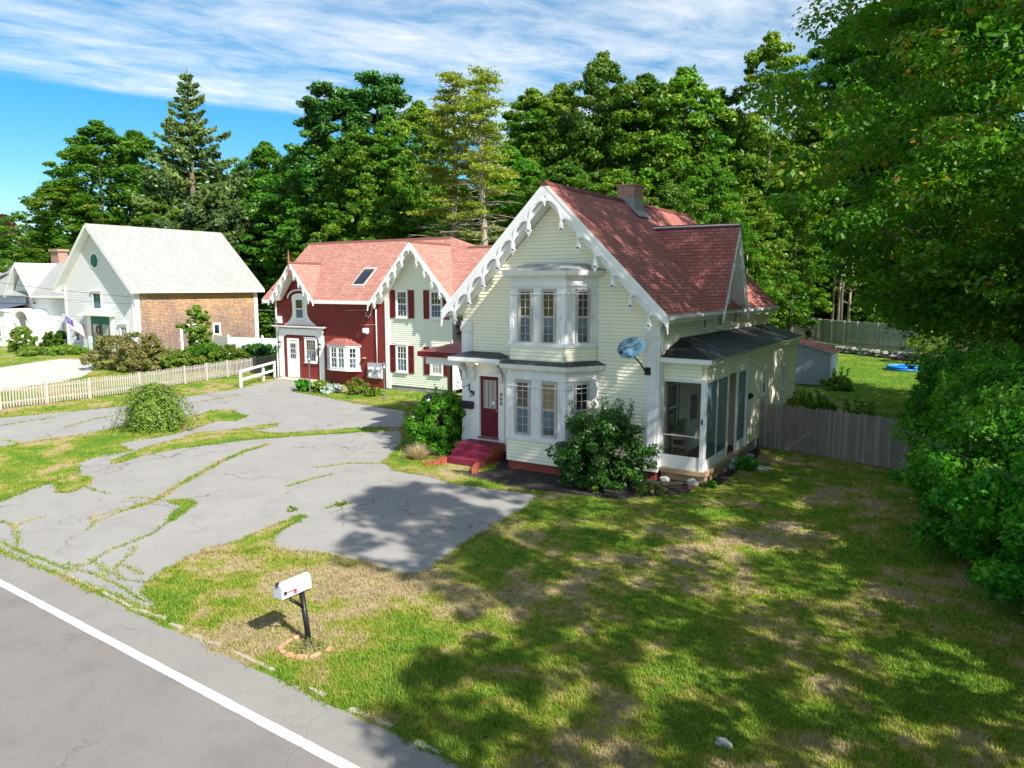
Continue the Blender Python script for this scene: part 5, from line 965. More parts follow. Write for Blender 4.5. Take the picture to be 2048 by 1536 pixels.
sheet('far_verge',[O-dirx*60-dirn*9.5,O+dirx*140-dirn*9.5,O+dirx*140-dirn*12,O-dirx*60-dirn*12],.003,GRAVEL,conv=False)
DR=[(-260,850),(0,836),(100,827),(220,815),(300,804),(400,790),(480,777),(545,762),(600,757),(608,768),(588,784),(640,792),(700,804),(770,816),(812,823),(812,842),(806,862),(806,884),(790,905),(764,925),(810,940),(870,949),(900,962),(960,970),(1020,978),(1082,992),(1046,1020),(1000,1047),(930,1087),(880,1127),(840,1149),(792,1149),(735,1126),(650,1110),(560,1100),(540,1096),(480,1102),(430,1104),(380,1113),(335,1140),(300,1162),(286,1180),(318,1228),(200,1182),(140,1159),(60,1127),(0,1101),(-260,994)]
DRP=sheet('driveway',DR,.006,DRIVE,amp=.07,step=.25,seed=2)
PATCH=[[(-260,925),(0,895),(60,885),(112,877),(180,868),(250,853),(330,846),(395,832),(425,822),(468,821),(475,829),(497,832),(470,842),(430,842),(412,850),(370,862),(330,872),(280,880),(232,888),(262,902),(205,910),(150,928),(160,944),(120,956),(95,968),(50,982),(0,1004),(-260,1030)],
[(300,893),(338,884),(372,876),(400,866),(470,860),(552,848),(545,855),(490,862),(560,868),(640,862),(720,856),(800,856),(812,860),(700,866),(600,872),(540,876),(460,884),(400,892),(340,900),(282,912),(230,928),(222,922),(270,906)],
[(108,962),(150,950),(180,956),(176,970),(140,985),(118,985)],
[(340,1002),(378,1000),(390,1008),(372,1022),(345,1042),(338,1038),(365,1014)],[(400,1104),(470,1085),(555,1050),(600,1032),(610,1034),(566,1058),(540,1080),(548,1096),(470,1106)],
[(770,922),(830,925),(880,935),(902,945),(960,960),(1020,975),(1090,988),(1000,980),(900,966),(860,952),(790,942)],[(700,805),(790,800),(830,812),(812,822),(770,815)]]
PP=[]
for i,p_ in enumerate(PATCH): PP.append(sheet('grass_patch',p_,.012+.0011*i,LAWN,amp=.10 if i<3 else .045,step=.12,seed=10+i))
def strip(pts,w,seed):
    w*=.42; P=[G(*p) for p in pts]; L=[];Rr=[]
    Q=ragged(P,.05,.15,seed,False)+[P[-1]]
    for i,p in enumerate(Q):
        d=(Q[min(i+1,len(Q)-1)]-Q[max(0,i-1)]).normalized(); nn=Vector((d.y,-d.x,0)); ww=w*(.35+1.1*abs(mnoise.noise(Vector((p.x*1.3,p.y*1.3,seed)))))
        L.append(p+nn*ww); Rr.append(p-nn*ww)
    return L+Rr[::-1]
CR=[([(262,1018),(310,1002),(350,976),(400,948),(440,925),(490,903),(536,889)],.13),([(575,973),(630,957),(664,949)],.09),([(630,936),(700,927),(775,927)],.07),([(655,1017),(690,1007),(702,1007)],.08),([(255,1020),(180,1035),(192,1044),(250,1021),(308,1002),(282,994),(250,998)],.035),([(192,1044),(172,1062)],.02),([(340,1042),(300,1070),(250,1090),(220,1100),(180,1130),(150,1135),(132,1128)],.04),([(272,1093),(262,1108),(238,1128),(270,1140),(285,1150)],.045),([(0,1042),(28,1054),(60,1040),(88,1034)],.03),([(28,1054),(36,1075),(30,1098),(45,1105)],.03),([(172,975),(190,983),(218,988)],.02),([(390,806),(440,797),(540,780),(600,770)],.03),([(480,772),(560,770),(600,765)],.03),([(300,896),(250,905),(200,915)],.04),([(0,1085),(60,1110),(110,1130),(150,1146)],.05),([(150,1140),(190,1150),(230,1168),(290,1205)],.05),([(180,1120),(210,1140),(215,1155)],.02),([(240,1128),(225,1145),(250,1160),(285,1165)],.03),([(0,880),(30,884),(45,892)],.05),([(870,872),(812,858),(900,862)],.05),([(130,855),(190,838),(230,832)],.018),([(0,852),(60,842),(110,836)],.02)]
for i,(p_,w) in enumerate(CR): PP.append(sheet('grassy_crack',strip(p_,w,i),.0085+.0001*i,LAWN,conv=False))
BED=[(880,948),(905,940),(960,945),(990,938),(1010,900),(1120,905),(1160,900),(1300,940),(1330,950),(1400,970),(1370,990),(1300,992),(1230,1000),(1165,990),(1090,982),(1010,975),(950,962)]
BEDP=sheet('planting_bed',BED,.010,MULCH,amp=.08,step=.25,seed=5); BED2=sheet('planting_bed',[(1380,975),(1440,970),(1520,910),(1520,890),(1440,900),(1400,930)],.010,MULCH,amp=.06,seed=6)
GRV=sheet('gravel_drive',[(-300,745),(0,735),(60,726),(120,718),(172,720),(190,735),(170,752),(120,764),(60,772),(0,783),(-300,810)],.006,GRAVEL,amp=.25,step=.5,seed=7)
b=B(); k=0
# low stone kerb pieces, broken and half buried
rnd=random.Random(9)
s=-60
kt=[]
for s0,s1 in ((11.0,13.6),(14.0,15.2),(15.6,16.6),(9.0,10.6),(7.6,8.5),(5.9,6.5),(5.0,5.5),(3.9,4.6),(2.7,3.5),(1.3,2.2),(-.6,.8),(-3,-1)):
    pass
def kerb(pxa,pxb,k):
    a=G(*pxa); c=G(*pxb); u=(c-a).normalized(); nn=Vector((u.y,-u.x,0)); b=B(); n=max(2,int((c-a).length/.22))
    for side in range(n):
        p0=a+(c-a)*(side/n)+nn*rnd.uniform(-.012,.012); p1=a+(c-a)*((side+.97)/n)+nn*rnd.uniform(-.012,.012); w0=.05+rnd.uniform(-.018,.012); h=.022+rnd.uniform(-.012,.014)
        b.hexa([p0+nn*w0-Vector((0,0,.03)),p1+nn*w0-Vector((0,0,.03)),p1-nn*w0-Vector((0,0,.03)),p0-nn*w0-Vector((0,0,.03)),p0+nn*w0*.8+Vector((0,0,h)),p1+nn*w0*.8+Vector((0,0,h)),p1-nn*w0*.8+Vector((0,0,h)),p0-nn*w0*.8+Vector((0,0,h))])
    tag(obj('kerb',b,paint('pale_kerb_concrete',(.40,.365,.28),.7,(.22,.2,.14),.95,9)),kind='structure')
for i,(a,c) in enumerate((((140,1155),(200,1182)),((205,1185),(262,1214)),((264,1216),(330,1240)),((340,1247),(362,1258)),((378,1266),(408,1280)),((412,1283),(440,1292)),((465,1305),(550,1342)),((618,1378),(650,1392)),((700,1418),(740,1436)),((755,1440),(785,1456)),((830,1485),(880,1508)))): kerb(a,c,i)
# bank behind the back lawn
BP=[(-40,110,-.02),(-26,92,-.02),(-19.6,86.6,.5),(-14.8,79.6,.55),(-10.7,74.6,.55),(-5.0,70.1,.55),(5.6,64.9,.55),(20,60.4,.55),(70,50,.55),(70,220,.8),(-60,220,.3)]
me=bpy.data.meshes.new('bank'); n=len(BP); me.from_pydata([p_ for p_ in BP]+[(p_[0],p_[1],-.3) for p_ in BP],[],[tuple(range(n))]+[(i,n+i,n+(i+1)%n,(i+1)%n) for i in range(n)]); bm=bmesh.new(); bm.from_mesh(me); bmesh.ops.recalc_face_normals(bm,faces=bm.faces[:]); bmesh.ops.triangulate(bm,faces=bm.faces[:]); bm.to_mesh(me); bm.free(); me.materials.append(LAWN); o=bpy.data.objects.new('bank',me); COL.objects.link(o); o['kind']='structure'
# ================================================================ FOLIAGE TOOLS
def leafmesh(name,P,N,S,T,m,elong=1.5,three=False):
    n=len(P); N=N/np.maximum(1e-6,np.linalg.norm(N,axis=1))[:,None]; r=RNG.normal(size=(n,3)); U=np.cross(N,r); U/=np.maximum(1e-6,np.linalg.norm(U,axis=1))[:,None]; V=np.cross(N,U)
    s=S[:,None]; 
    V0=P-U*s*.5*elong; V1=P+V*s*.45-U*s*.05+N*s*.12; V2=P+U*s*.5*elong; V3=P-V*s*.45-U*s*.05+N*s*.12
    co=np.stack([V0,V3,V2,V1],1).reshape(-1,3).astype(np.float32); me=bpy.data.meshes.new(name)
    me.vertices.add(4*n); me.vertices.foreach_set('co',co.ravel())
    idx=np.arange(4*n,dtype=np.int32)
    me.loops.add(4*n); me.polygons.add(n); me.polygons.foreach_set('loop_start',np.arange(0,4*n,4,dtype=np.int32)); me.loops.foreach_set('vertex_index',idx)
    me.update(calc_edges=True); a=me.attributes.new('tint','FLOAT','POINT'); a.data.foreach_set('value',np.repeat(T,4).astype(np.float32)); me.materials.append(m); return me
RNG=np.random.default_rng(11)
def cluster_leaves(C,A,per,flat=.55,upb=.5,size=.3,sv=.35):
    "C centres, A radii; leaves fill each clump, denser at its upper skin"
    n=len(C); k=per; d=RNG.normal(size=(n*k,3)); d/=np.linalg.norm(d,axis=1)[:,None]; rr=RNG.uniform(.35,1,size=(n*k,1))**.6; a=np.repeat(A,k)[:,None]
    off=d*rr*a*(1+.10*RNG.normal(size=(n*k,1))); off[:,2]*=flat; P=np.repeat(C,k,0)+off
    N=d*.7+np.array([0,0,upb])+RNG.normal(size=(n*k,3))*.55; S=size*(1+sv*RNG.normal(size=n*k)).clip(.45,1.8)
    ct=np.repeat(RNG.uniform(.15,.75,size=n),k); T=(ct+RNG.normal(size=n*k)*.16).clip(0,1); return P,N,S,T
def crown_centres(h,base,r,n,seed,top=.8,shell=.55,low=1.0,thin=None,ca=1.0):
    C=[];A=[]; rg=np.random.default_rng(seed); tries=0
    while len(C)<n and tries<n*40:
        tries+=1; t=rg.uniform(0,1); z=base+(h-base)*t
        if thin and z<thin[0] and rg.uniform()<thin[1]: continue
        pr=(math.sin(math.pi*min(1,(t*.92+.10)**.8))**.62)*(1 if t>.35 else low+(1-low)*t/.35)
        a=rg.uniform(0,2*math.pi); nz=1+.55*mnoise.noise(Vector((math.cos(a)*1.3+seed,math.sin(a)*1.3,t*3.2)))+.18*mnoise.noise(Vector((math.cos(a)*4,math.sin(a)*4+seed,t*8)))
        R0=r*pr*nz; q=math.sqrt(rg.uniform(shell**2*.4,1)) ; C.append((R0*q*math.cos(a),R0*q*math.sin(a),z)); A.append(rg.uniform(.55,1.1)*(.10*r+.35)*ca)
    return np.array(C),np.array(A)
def trunkmesh(b,h,r0,C,nl,seed,lean=0,base=1.5,limbr=.35):
    rg=random.Random(seed); pts=[]; n=7
    for i in range(n+1): t=i/n; pts.append(Vector((lean*t*h*.1+.12*h*.1*mnoise.noise(Vector((seed,t*2,0))),.12*h*.1*mnoise.noise(Vector((seed+5,t*2,0))),h*.86*t)))
    b.tube([p-Vector((0,0,.1)) if i==0 else p for i,p in enumerate(pts)],[r0*1.25]+[r0*(1-.88*i/n) for i in range(1,n+1)],8)
    for k in range(nl):
        c=Vector(C[rg.randrange(len(C))]); z0=max(base,min(c.z-.25*(math.hypot(c.x,c.y)),h*.8)); t=z0/(h*.86); i=min(n-1,int(t*n)); p=pts[i].lerp(pts[i+1],t*n-i); mid=(p+c)/2+Vector((0,0,-.08*(c-p).length)); rr=r0*limbr*(1-.7*t)
        b.tube([p,mid,c],[rr,rr*.6,rr*.18],5)
def deciduous(seed,h,r,base,ncl,per,ls,lm,flat=.5,bark=None,nl=14,r0=.25,low=1.0,name='tree',thin=None,ca=1.0):
    C,A=crown_centres(h,base,r,ncl,seed,low=low,thin=thin,ca=ca); P,N,S,T=cluster_leaves(C,A,per,flat,.55,ls)
    k=len(P)//14; ii=RNG.integers(0,len(C),k); P2=C[ii]*np.array([.5,.5,.88])+RNG.normal(size=(k,3))*r*.09; 
    P=np.vstack([P,P2]); N=np.vstack([N,RNG.normal(size=(k,3))]); S=np.concatenate([S,np.full(k,ls*1.3)]); T=np.concatenate([T,RNG.uniform(0,.4,k)])
    P[:,2]=np.maximum(P[:,2],.15)
    b=B(); trunkmesh(b,h,r0,C,nl,seed,base=max(1,base*.8)); return b,leafmesh('crown',P,N,S,T,lm),bark or BARK
VAR={}
def put(var,loc,sc,rotz,label,cat='tree',group=None,name='tree'):
    bt,me,bk=VAR[var][:3]; 
    e=bpy.data.objects.new(name,None); COL.objects.link(e); e.location=loc; e.rotation_euler=(0,0,rotz); e.scale=sc if isinstance(sc,(tuple,list)) else (sc,sc,sc); tag(e,label,cat,group)
    if VAR[var][3] is None:
        t=obj('trunk',bt,bk,e,local=True); c=bpy.data.objects.new('crown',me); COL.objects.link(c); c.parent=e; VAR[var][3]=(t.data,me)
    else:
        for nm,d in zip(('trunk','crown'),VAR[var][3]): o=bpy.data.objects.new(nm,d); COL.objects.link(o); o.parent=e
    return e
def V(name,*a,**k): VAR[name]=list(deciduous(*a,**k))+[None]; VAR[name].append(a[1]); return name
# generic far trees are 20 m high in their own mesh
V('m1',1,20,6,2.0,330,125,.175,LF_MAPLE,ca=.82); V('m2',2,20,5.2,3.0,290,125,.17,LF_MAPLE,low=.6,ca=.82); V('m3',3,20,6.5,1.5,340,120,.175,LF_DARK,ca=.82); V('y1',4,20,5.6,2.5,290,120,.17,LF_YEL,bark=PBARK,low=.7,ca=.8); V('y2',5,20,5,4,210,110,.17,LF_YEL,bark=PBARK,low=.5,ca=.8); V('d1',6,20,5.4,2.5,300,120,.17,LF_DARK,low=.7,ca=.8); V('pur',7,20,7,1.0,230,110,.23,LF_PUR)
def thin():
    C,A=crown_centres(20,5,3.6,90,77,low=.5); P,N,S,T=cluster_leaves(C,A*.8,80,.5,.5,.2); b=B(); trunkmesh(b,20,.22,C,26,77,base=4,limbr=.5); VAR['thin']=[b,leafmesh('crown',P,N,S,T,LF_MAPLE),PBARK,None,20]
thin()
def spruce(h=30,R0=6.2):
    rg=np.random.default_rng(3); P=[];N=[];S=[];T=[]; b=B(); b.tube([(0,0,-.1),(.05,0,h*.5),(0,.05,h)],[.42,.28,.03],8); z=2.0
    while z<h-.4:
        t=z/h; R=R0*(1-t)**.95*(1+.15*rg.normal()); nb=6 if t<.8 else 5; a0=rg.uniform(0,6.28)
        for k in range(nb):
            if rg.uniform()<.10 and t>.3: continue
            a=a0+2*math.pi*k/nb+rg.normal()*.15; L=max(.5,R*(1+.18*rg.normal())); droop=.30*(1-t); pts=[]
            for j in range(6): q=j/5; pts.append(np.array([math.cos(a)*L*q,math.sin(a)*L*q,z+L*(.12*q*(1.0+t*1.6)-droop*q*q+.16*q**3)]))
            b.tube([Vector(p) for p in pts],[.055,.045,.035,.03,.02,.012],4); m=int(30+L*(52 if t<.5 else 34))
            q=rg.uniform(.18,1,m); x=np.array([np.interp(q,[0,.2,.4,.6,.8,1],[p[i] for p in pts]) for i in range(3)]).T
            side=rg.normal(size=(m,1))*.24*(1.15-q[:,None])*L*.42; x+=np.array([-math.sin(a),math.cos(a),0])*side; x[:,2]-=np.abs(rg.normal(size=m))*(.16+.42*(1-t))*np.minimum(1,.4+q)
            P.append(x); N.append(rg.normal(size=(m,3))*np.array([1,1,.35])); S.append(rg.uniform(.16,.34,m)); T.append((rg.uniform(.1,.8)+rg.normal(size=m)*.15).clip(0,1))
        z+=(.78 if t<.45 else 1.05)*(1-.25*t)*rg.uniform(.8,1.25)
    return b,leafmesh('crown',np.vstack(P),np.vstack(N),np.concatenate(S),np.concatenate(T),LF_SPR,2.2)
VAR['spruce']=list(spruce(30,8.6))+[BARK,None,30]
def pine():
    rg=np.random.default_rng(8); C=[];A=[]; b=B(); h=26; b.tube([(0,0,-.1),(.2,.1,h*.5),(0,0,h*.97)],[.42,.3,.06],8); 
    for k in range(44):
        t=rg.uniform(.32,1)**.8; z=h*t; a=rg.uniform(0,6.28); L=(1.2+6.2*(1-t)**.55*rg.uniform(.5,1.15)) if t<.97 else 1.; e=np.array([math.cos(a)*L,math.sin(a)*L,z+.18*L]); b.tube([Vector((0,0,z-.3)),Vector((e[0]*.55,e[1]*.55,z+.02*L)),Vector(e)],[.1,.06,.025],4)
        for j in range(7): q=rg.uniform(.35,1.05); C.append(np.array([e[0]*q,e[1]*q,z-.3+(.18*L+.3)*q*q])+rg.normal(size=3)*np.array([.55,.55,.28])); A.append(rg.uniform(.5,.95))
    C=np.array(C); A=np.array(A); P,N,S,T=cluster_leaves(C,A,105,.55,.9,.17); return b,leafmesh('crown',P,N,S,T,LF_PINE,2.6)
VAR['pine']=list(pine())+[BARK,None,26]
def hemlock(seed,h=26,R0=3.2,green=.46):
    rg=np.random.default_rng(seed); P=[];N=[];S=[];T=[]; b=B(); b.tube([(0,0,-.1),(.15,0,h*.4),(-.1,.1,h*.75),(0,0,h)],[.36,.28,.16,.03],8); z=3.5
    while z<h-.2:
        t=z/h; R=R0*(1.05-.75*max(0,(t-.35)/.65)**1.3)*(.75 if t<.4 else 1)
        for k in range(4 if t>.35 else 5):
            a=rg.uniform(0,6.28); L=max(.4,R*rg.uniform(.5,1.15)); up_=rg.uniform(-.12,.38); pts=[Vector((math.cos(a)*L*q,math.sin(a)*L*q,z+L*up_*q-.14*L*q*q+.05*rg.normal())) for q in (0,.33,.66,1)]
            b.tube(pts,[.05,.035,.025,.012],4)
            for s in range(5 if t<.6 else 3):
                q=rg.uniform(.3,.95); i=min(2,int(q*3)); p=pts[i].lerp(pts[i+1],q*3-i); a2=a+rg.choice([-1,1])*rg.uniform(.5,1.0); l2=L*.3*rg.uniform(.5,1.2); b.tube([p,p+Vector((math.cos(a2)*l2,math.sin(a2)*l2,rg.uniform(-.3,.25)*l2))],[.018,.008],3)
            gd=np.clip((t-green)/.2,0,1)
            if rg.uniform()<gd*.8+.14*(t>.15):
                m=int(L*84); q=rg.uniform(.3,1.05,m); x=np.array([[pts[0][i]+(pts[3][i]-pts[0][i])*qq for i in range(3)] for qq in q]); x+=rg.normal(size=(m,3))*np.array([.30,.30,.10]); P.append(x); N.append(rg.normal(size=(m,3))+np.array([0,0,.6])); S.append(rg.uniform(.08,.18,m)); T.append((rg.uniform(.2,.8)+rg.normal(size=m)*.15).clip(0,1))
        z+=.42*rg.uniform(.7,1.3)
    return b,leafmesh('crown',np.vstack(P),np.vstack(N),np.concatenate(S),np.concatenate(T),LF_HEM,2.0)
VAR['hem1']=list(hemlock(21))+[PBARK,None,26]; VAR['hem2']=list(hemlock(22,26,3.4,.5))+[PBARK,None,26]
rt_=random.Random(4)
def tree(var,px,Z,topy,label,group=None,wide=1.0,name='tree'):
    h0=VAR[var][4]; q=ray(px,topy)*Z; h=q.z+H+.3; s=h/h0; return put(var,Vector((q.x,q.y,0)),(s*wide,s*wide,s),rt_.uniform(0,6.28),label,'tree',group,name)
TR=[('pur',8,118,436,'copper leaved tree at the far left edge behind the white house',.85,'copper_beech'),('m2',62,130,480,'distant green tree beside the copper leaved tree',1.1,'tree'),
('m1',192,98,250,'big rounded maple rising behind the white barn ridge',1.22,'maple_tree'),('m3',128,94,370,'lower wide maple behind the brick chimney left of the barn',1.5,'maple_tree'),('m2',268,104,268,'maple between the rounded maple and the tall spruce',1.25,'maple_tree'),('m1',310,90,400,'low dark maple just behind the barn roof',1.2,'maple_tree'),
('spruce',372,92,140,'tall pointed spruce with drooping boughs above the barn roof',1.25,'spruce_tree'),('m2',530,100,290,'slender maple right of the tall spruce',1.0,'maple_tree'),('thin',560,92,330,'thin half bare tree between the spruce and the pines',1.1,'tree'),('m3',478,104,400,'green tree low behind the spruce',1.3,'tree'),('y1',556,96,545,'bright yellow green young tree right of the barn corner',1.3,'tree'),
('pine',655,86,182,'left one of the two blue green pines',1.05,'pine_tree'),('pine',752,88,160,'taller right one of the two blue green pines',1.1,'pine_tree'),('m1',640,87,268,'dense maple in front of the left pine',1.15,'maple_tree'),('m2',716,79,262,'maple in front of the right pine above the red ridge',1.1,'maple_tree'),('m3',628,92,400,'low maple right behind the left end of the red roof',.9,'maple_tree'),('d1',776,78,240,'bronze tinged maple just left of the sparse conifers',.9,'maple_tree'),
('y1',838,84,215,'yellowish tree behind the left sparse conifer',1.0,'tree'),('hem1',905,66,148,'left of the two tall sparse conifers with bare grey trunks',1.25,'conifer'),('hem2',964,62,138,'right of the two tall sparse conifers with bare grey trunks',1.2,'conifer'),('m2',800,74,400,'low green tree behind the middle of the red ridge',1.2,'tree'),('d1',870,80,380,'dark tree low between the sparse conifers and the ridge',1.2,'tree'),
('d1',1065,82,185,'bronze green maple behind the big gable peak',1.05,'maple_tree'),('y1',1122,86,180,'yellow green tree left of the tallest middle maple',.9,'tree'),('m1',1206,78,118,'tallest maple behind the brick chimney',.85,'maple_tree'),('m2',1292,76,158,'rounded maple right of the brick chimney',1.1,'maple_tree'),('y1',1372,76,150,'broad yellow green maple in the middle of the tree line',1.1,'maple_tree'),('m1',1440,78,188,'maple left of the tall yellow green tree',.9,'maple_tree'),('y2',1545,74,78,'tall yellow green tree with grey forked trunk left of the big shade maple',.95,'tree'),
('m2',1130,66,330,'dark young maple low behind the big gable',1.3,'maple_tree'),('d1',1020,70,300,'dark tree right of the sparse conifers',1.2,'maple_tree'),('y2',1236,62,350,'light green sapling beside the brick chimney',1.25,'tree'),('m1',1338,60,372,'bushy maple directly behind the main ridge',1.0,'maple_tree'),('m3',1420,62,330,'dark maple above the side gable',1.0,'maple_tree'),('y1',1500,66,388,'low yellow green tree at the right of the side gable',1.0,'tree'),('d1',1600,72,300,'dark maple at the edge of the back lawn woods',1.0,'maple_tree')]
for v,px_,Z,ty,lb,w,nm in TR: tree(v,px_,Z,ty,lb,None,w,nm)
for v,px_,Z,ty,lb,w in (('m2',1705,88,40,'tall maple seen between the tall yellow green tree and the huge shade maple',1.05),('d1',1810,84,-40,'very tall maple behind the huge shade maple',1.15),('m1',1930,80,-30,'very tall maple at the right edge far behind the hedge',1.15)): tree(v,px_,Z,ty,lb,None,w,'maple_tree')
# the woods further back: nothing tells these apart
vs_=['m1','m2','m3','d1','y1','m2']
for i in range(46):
    px_=400+i*38+rt_.uniform(-16,16); Z=rt_.uniform(100,118) if i%2 else rt_.uniform(88,98)
    if px_<560: Z+=16
    ty=330+rt_.uniform(-25,50) if px_<1000 else 260+rt_.uniform(-30,60)
    if 840<px_<1010: ty=380
    tree(vs_[i%6],px_,Z,ty,'one of the dense broadleaf trees filling the woods behind the houses','trees of the dense woods behind the houses',rt_.uniform(1.15,1.5),'woodland_tree')
for i in range(9):
    px_=20+i*45; tree(vs_[i%6],px_,rt_.uniform(112,125),480-8*i+rt_.uniform(-10,15),'one of the low trees filling in behind the white barn','low trees filling in behind the barn',1.5,'woodland_tree')
# undergrowth at the edge of the woods, tall bare stems
V('u1',31,20,9,0.2,150,60,.55,LF_MAPLE,nl=4,r0=.3,low=1.2)
for i in range(22):
    px_=560+i*66+rt_.uniform(-20,20); Z=rt_.uniform(70,84); 
    if px_>1520: Z=rt_.uniform(78,92)
    h=rt_.uniform(4,8); put('u1',GZ(px_,Z,0 if px_<1500 else .5),(.34,.34,h/20),rt_.uniform(0,6),'one of the leafy thickets at the foot of the woods','thicket','thickets at the foot of the woods','thicket')
for i in range(7):
    px_=1560+i*52; put('u1',GZ(px_,rt_.uniform(98,104),.5),(.5,.5,rt_.uniform(.55,.75)),rt_.uniform(0,6),'one of the tall dark thickets filling the woods behind the back fence','thicket','tall thickets in the woods behind the back fence','thicket')
for i in range(16):
    px_=1500+rt_.uniform(-60,400); Z=rt_.uniform(74,96); p=GZ(px_,Z,.5); h=rt_.uniform(9,15); b=B(); b.tube([(0,0,0),(.15*rt_.uniform(-1,1),0,h*.5),(.4*rt_.uniform(-1,1),.1,h)],[.17,.13,.07],6)
    for k in range(5): z=h*rt_.uniform(.4,.95); a=rt_.uniform(0,6.28); b.tube([(0,0,z),(math.cos(a)*1.3,math.sin(a)*1.3,z+.7)],[.04,.012],4)
    o=obj('slim_tree',b,PBARK if i%3==0 else BARK); o.location=p; tag(o,'one of the slim bare trunks standing in the shade behind the back fence','tree','slim trunks behind the back fence')
# big near shade trees on the right boundary
def nearmaple(nm,seed,x,y,h,r,base,ncl,per,ls,label,lm=LF_DARK,low=1.0,r0=.4,thin=None,ca=1.0):
    V(nm,seed,h,r,base,ncl,per,ls,lm,r0=r0,nl=26,low=low,flat=.42,thin=thin,ca=ca); VAR[nm][4]=h; put(nm,(x,y,0),1,0,label,'tree',None,'maple_tree')
nearmaple('nA',41,1.2,39.5,28.5,10.4,4.2,1250,135,.16,'huge dark shade maple filling the right side behind the stockade fence',low=.85,r0=.55)
nearmaple('nB',42,6.6,20.4,28.4,7.6,4.4,1050,130,.105,'towering maple overhanging the right edge of the front lawn',thin=(15,.35),ca=.66)
nearmaple('nC',43,7.0,22.9,20.0,5.4,2.6,420,100,.11,'rounder maple leaning over the stockade fence at the right edge',thin=(14.5,.6),ca=.6)
nearmaple('nD',44,7.4,9.6,20.0,5.0,4.0,430,80,.12,'smaller maple just outside the right edge of the lawn',thin=(13,.3),ca=.58)
nearmaple('nE',45,8.0,4.4,13.4,4.4,3.2,150,75,.12,'low maple near the road beyond the right edge',ca=.56)
nearmaple('nF',46,5.0,30.6,14.0,5.8,1.0,420,140,.14,'leafy maple between the hedge and the huge shade maple',lm=LF_MAPLE,low=1.1)
# ---------------------------------------------------------------- shrubs
def shrub(nm,x,y,r,h,ncl,per,ls,lm,label,cat='shrub',seed=1,flat=.8,ry=None,group=None,shoots=0,z0=0):
    rg=np.random.default_rng(seed); C=[];A=[]
    for k in range(ncl):
        t=rg.uniform(0,1); z=h*(.06+.88*t); pr=math.sqrt(max(.05,1-((t-.38)/.66)**2)); a=rg.uniform(0,6.28); q=math.sqrt(rg.uniform(.25,1)); rr=r*pr*q*(1+.5*mnoise.noise(Vector((math.cos(a)*1.7+seed,math.sin(a)*1.7,t*3)))+.25*mnoise.noise(Vector((math.cos(a)*5+seed,math.sin(a)*5,t*7)))); C.append((math.cos(a)*rr,math.sin(a)*rr*((ry or r)/r),z)); A.append(rg.uniform(.7,1.2)*(.13*r+.06))
    P,N,S,T=cluster_leaves(np.array(C),np.array(A),per,flat,.4,ls)
    b=B(); 
    for k in range(9):
        a=rg.uniform(0,6.28); c=C[rg.integers(0,len(C))]; b.tube([(0.05*math.cos(a),.05*math.sin(a),0),(c[0]*.5,c[1]*.5,c[2]*.6),c],[.022,.015,.006],4)
    for k in range(shoots):
        a=rg.uniform(0,6.28); q=rg.uniform(.1,.85); p0=Vector((math.cos(a)*r*q,math.sin(a)*r*q*((ry or r)/r),h*(.75+.2*(1-q)))); L=rg.uniform(.3,.75); p1=p0+Vector((math.cos(a)*.22*L,math.sin(a)*.1,L)); b.tube([p0-Vector((0,0,.3)),p1],[.008,.004],3)
        m=int(26*L/.5); tt=rg.uniform(0,1,m); x_=np.array([list(p0.lerp(p1,t_)) for t_ in tt])+rg.normal(size=(m,3))*.045; P=np.vstack([P,x_]); N=np.vstack([N,rg.normal(size=(m,3))]); S=np.concatenate([S,rg.uniform(.7,1.1,m)*ls]); T=np.concatenate([T,rg.uniform(.2,.9,m)])
    P[:,2]=np.maximum(P[:,2],.02)
    e=bpy.data.objects.new(nm,None); COL.objects.link(e); e.location=(x,y,z0); tag(e,label,cat,group); obj('stems',b,BARK,e,local=True); c=bpy.data.objects.new('foliage',leafmesh('foliage',P,N,S,T,lm)); COL.objects.link(c); c.parent=e; return e
shrub('front_shrub',-9.85,20.75,1.38,2.35,190,130,.06,LF_BUSH,'large dark green bush with long shoots against the right front corner of the yellow house',seed=2,ry=1.1,shoots=34)
p=G(878,905); shrub('lamp_shrub',p.x-.1,p.y+.3,1.22,2.2,170,125,.062,LF_HEDGE,'rounded green bush around the black lamp post left of the maroon steps',seed=3,ry=1.2,shoots=14)
p=G(1150,955); shrub('low_shrub',p.x-.02,p.y+.2,.52,.95,60,55,.07,LF_HEDGE,'small bright green plant at the left foot of the large dark bush',seed=4)
p=G(1345,950); shrub('porch_plant',p.x,p.y+.1,.46,1.45,46,24,.13,LF_BUSH,'tall leafy perennial with yellowing leaves at the porch corner',cat='plant',seed=5,shoots=10)
p=G(1186,985); shrub('weed_clump',p.x,p.y,.2,.5,16,26,.06,LF_LIME,'bright weed clump in the bed below the large dark bush',cat='plant',seed=6)
p=G(1282,990); shrub('weed_clump',p.x,p.y,.14,.3,10,20,.05,LF_LIME,'tiny lime weed near the bed edge under the porch corner',cat='plant',seed=7)
p=G(1310,985); shrub('bed_grass',p.x,p.y,.38,.25,26,26,.06,LF_OLIVE,'low olive green mound at the bed edge before the tall leafy perennial',cat='plant',seed=8)
p=G(1462,935); shrub('dusty_miller',p.x,p.y,.28,.4,26,26,.06,LF_SILV,'silvery leaved plant by the porch base',cat='plant',seed=9)
p=G(1490,938); shrub('hosta',p.x,p.y,.36,.35,22,14,.16,LF_HEDGE,'broad leaved green hosta right of the silvery plant',cat='plant',seed=10)
p=G(1420,975); shrub('bed_plant',p.x,p.y,.25,.2,12,20,.06,LF_HEDGE,'low green plant among the stones at the porch corner',cat='plant',seed=12)
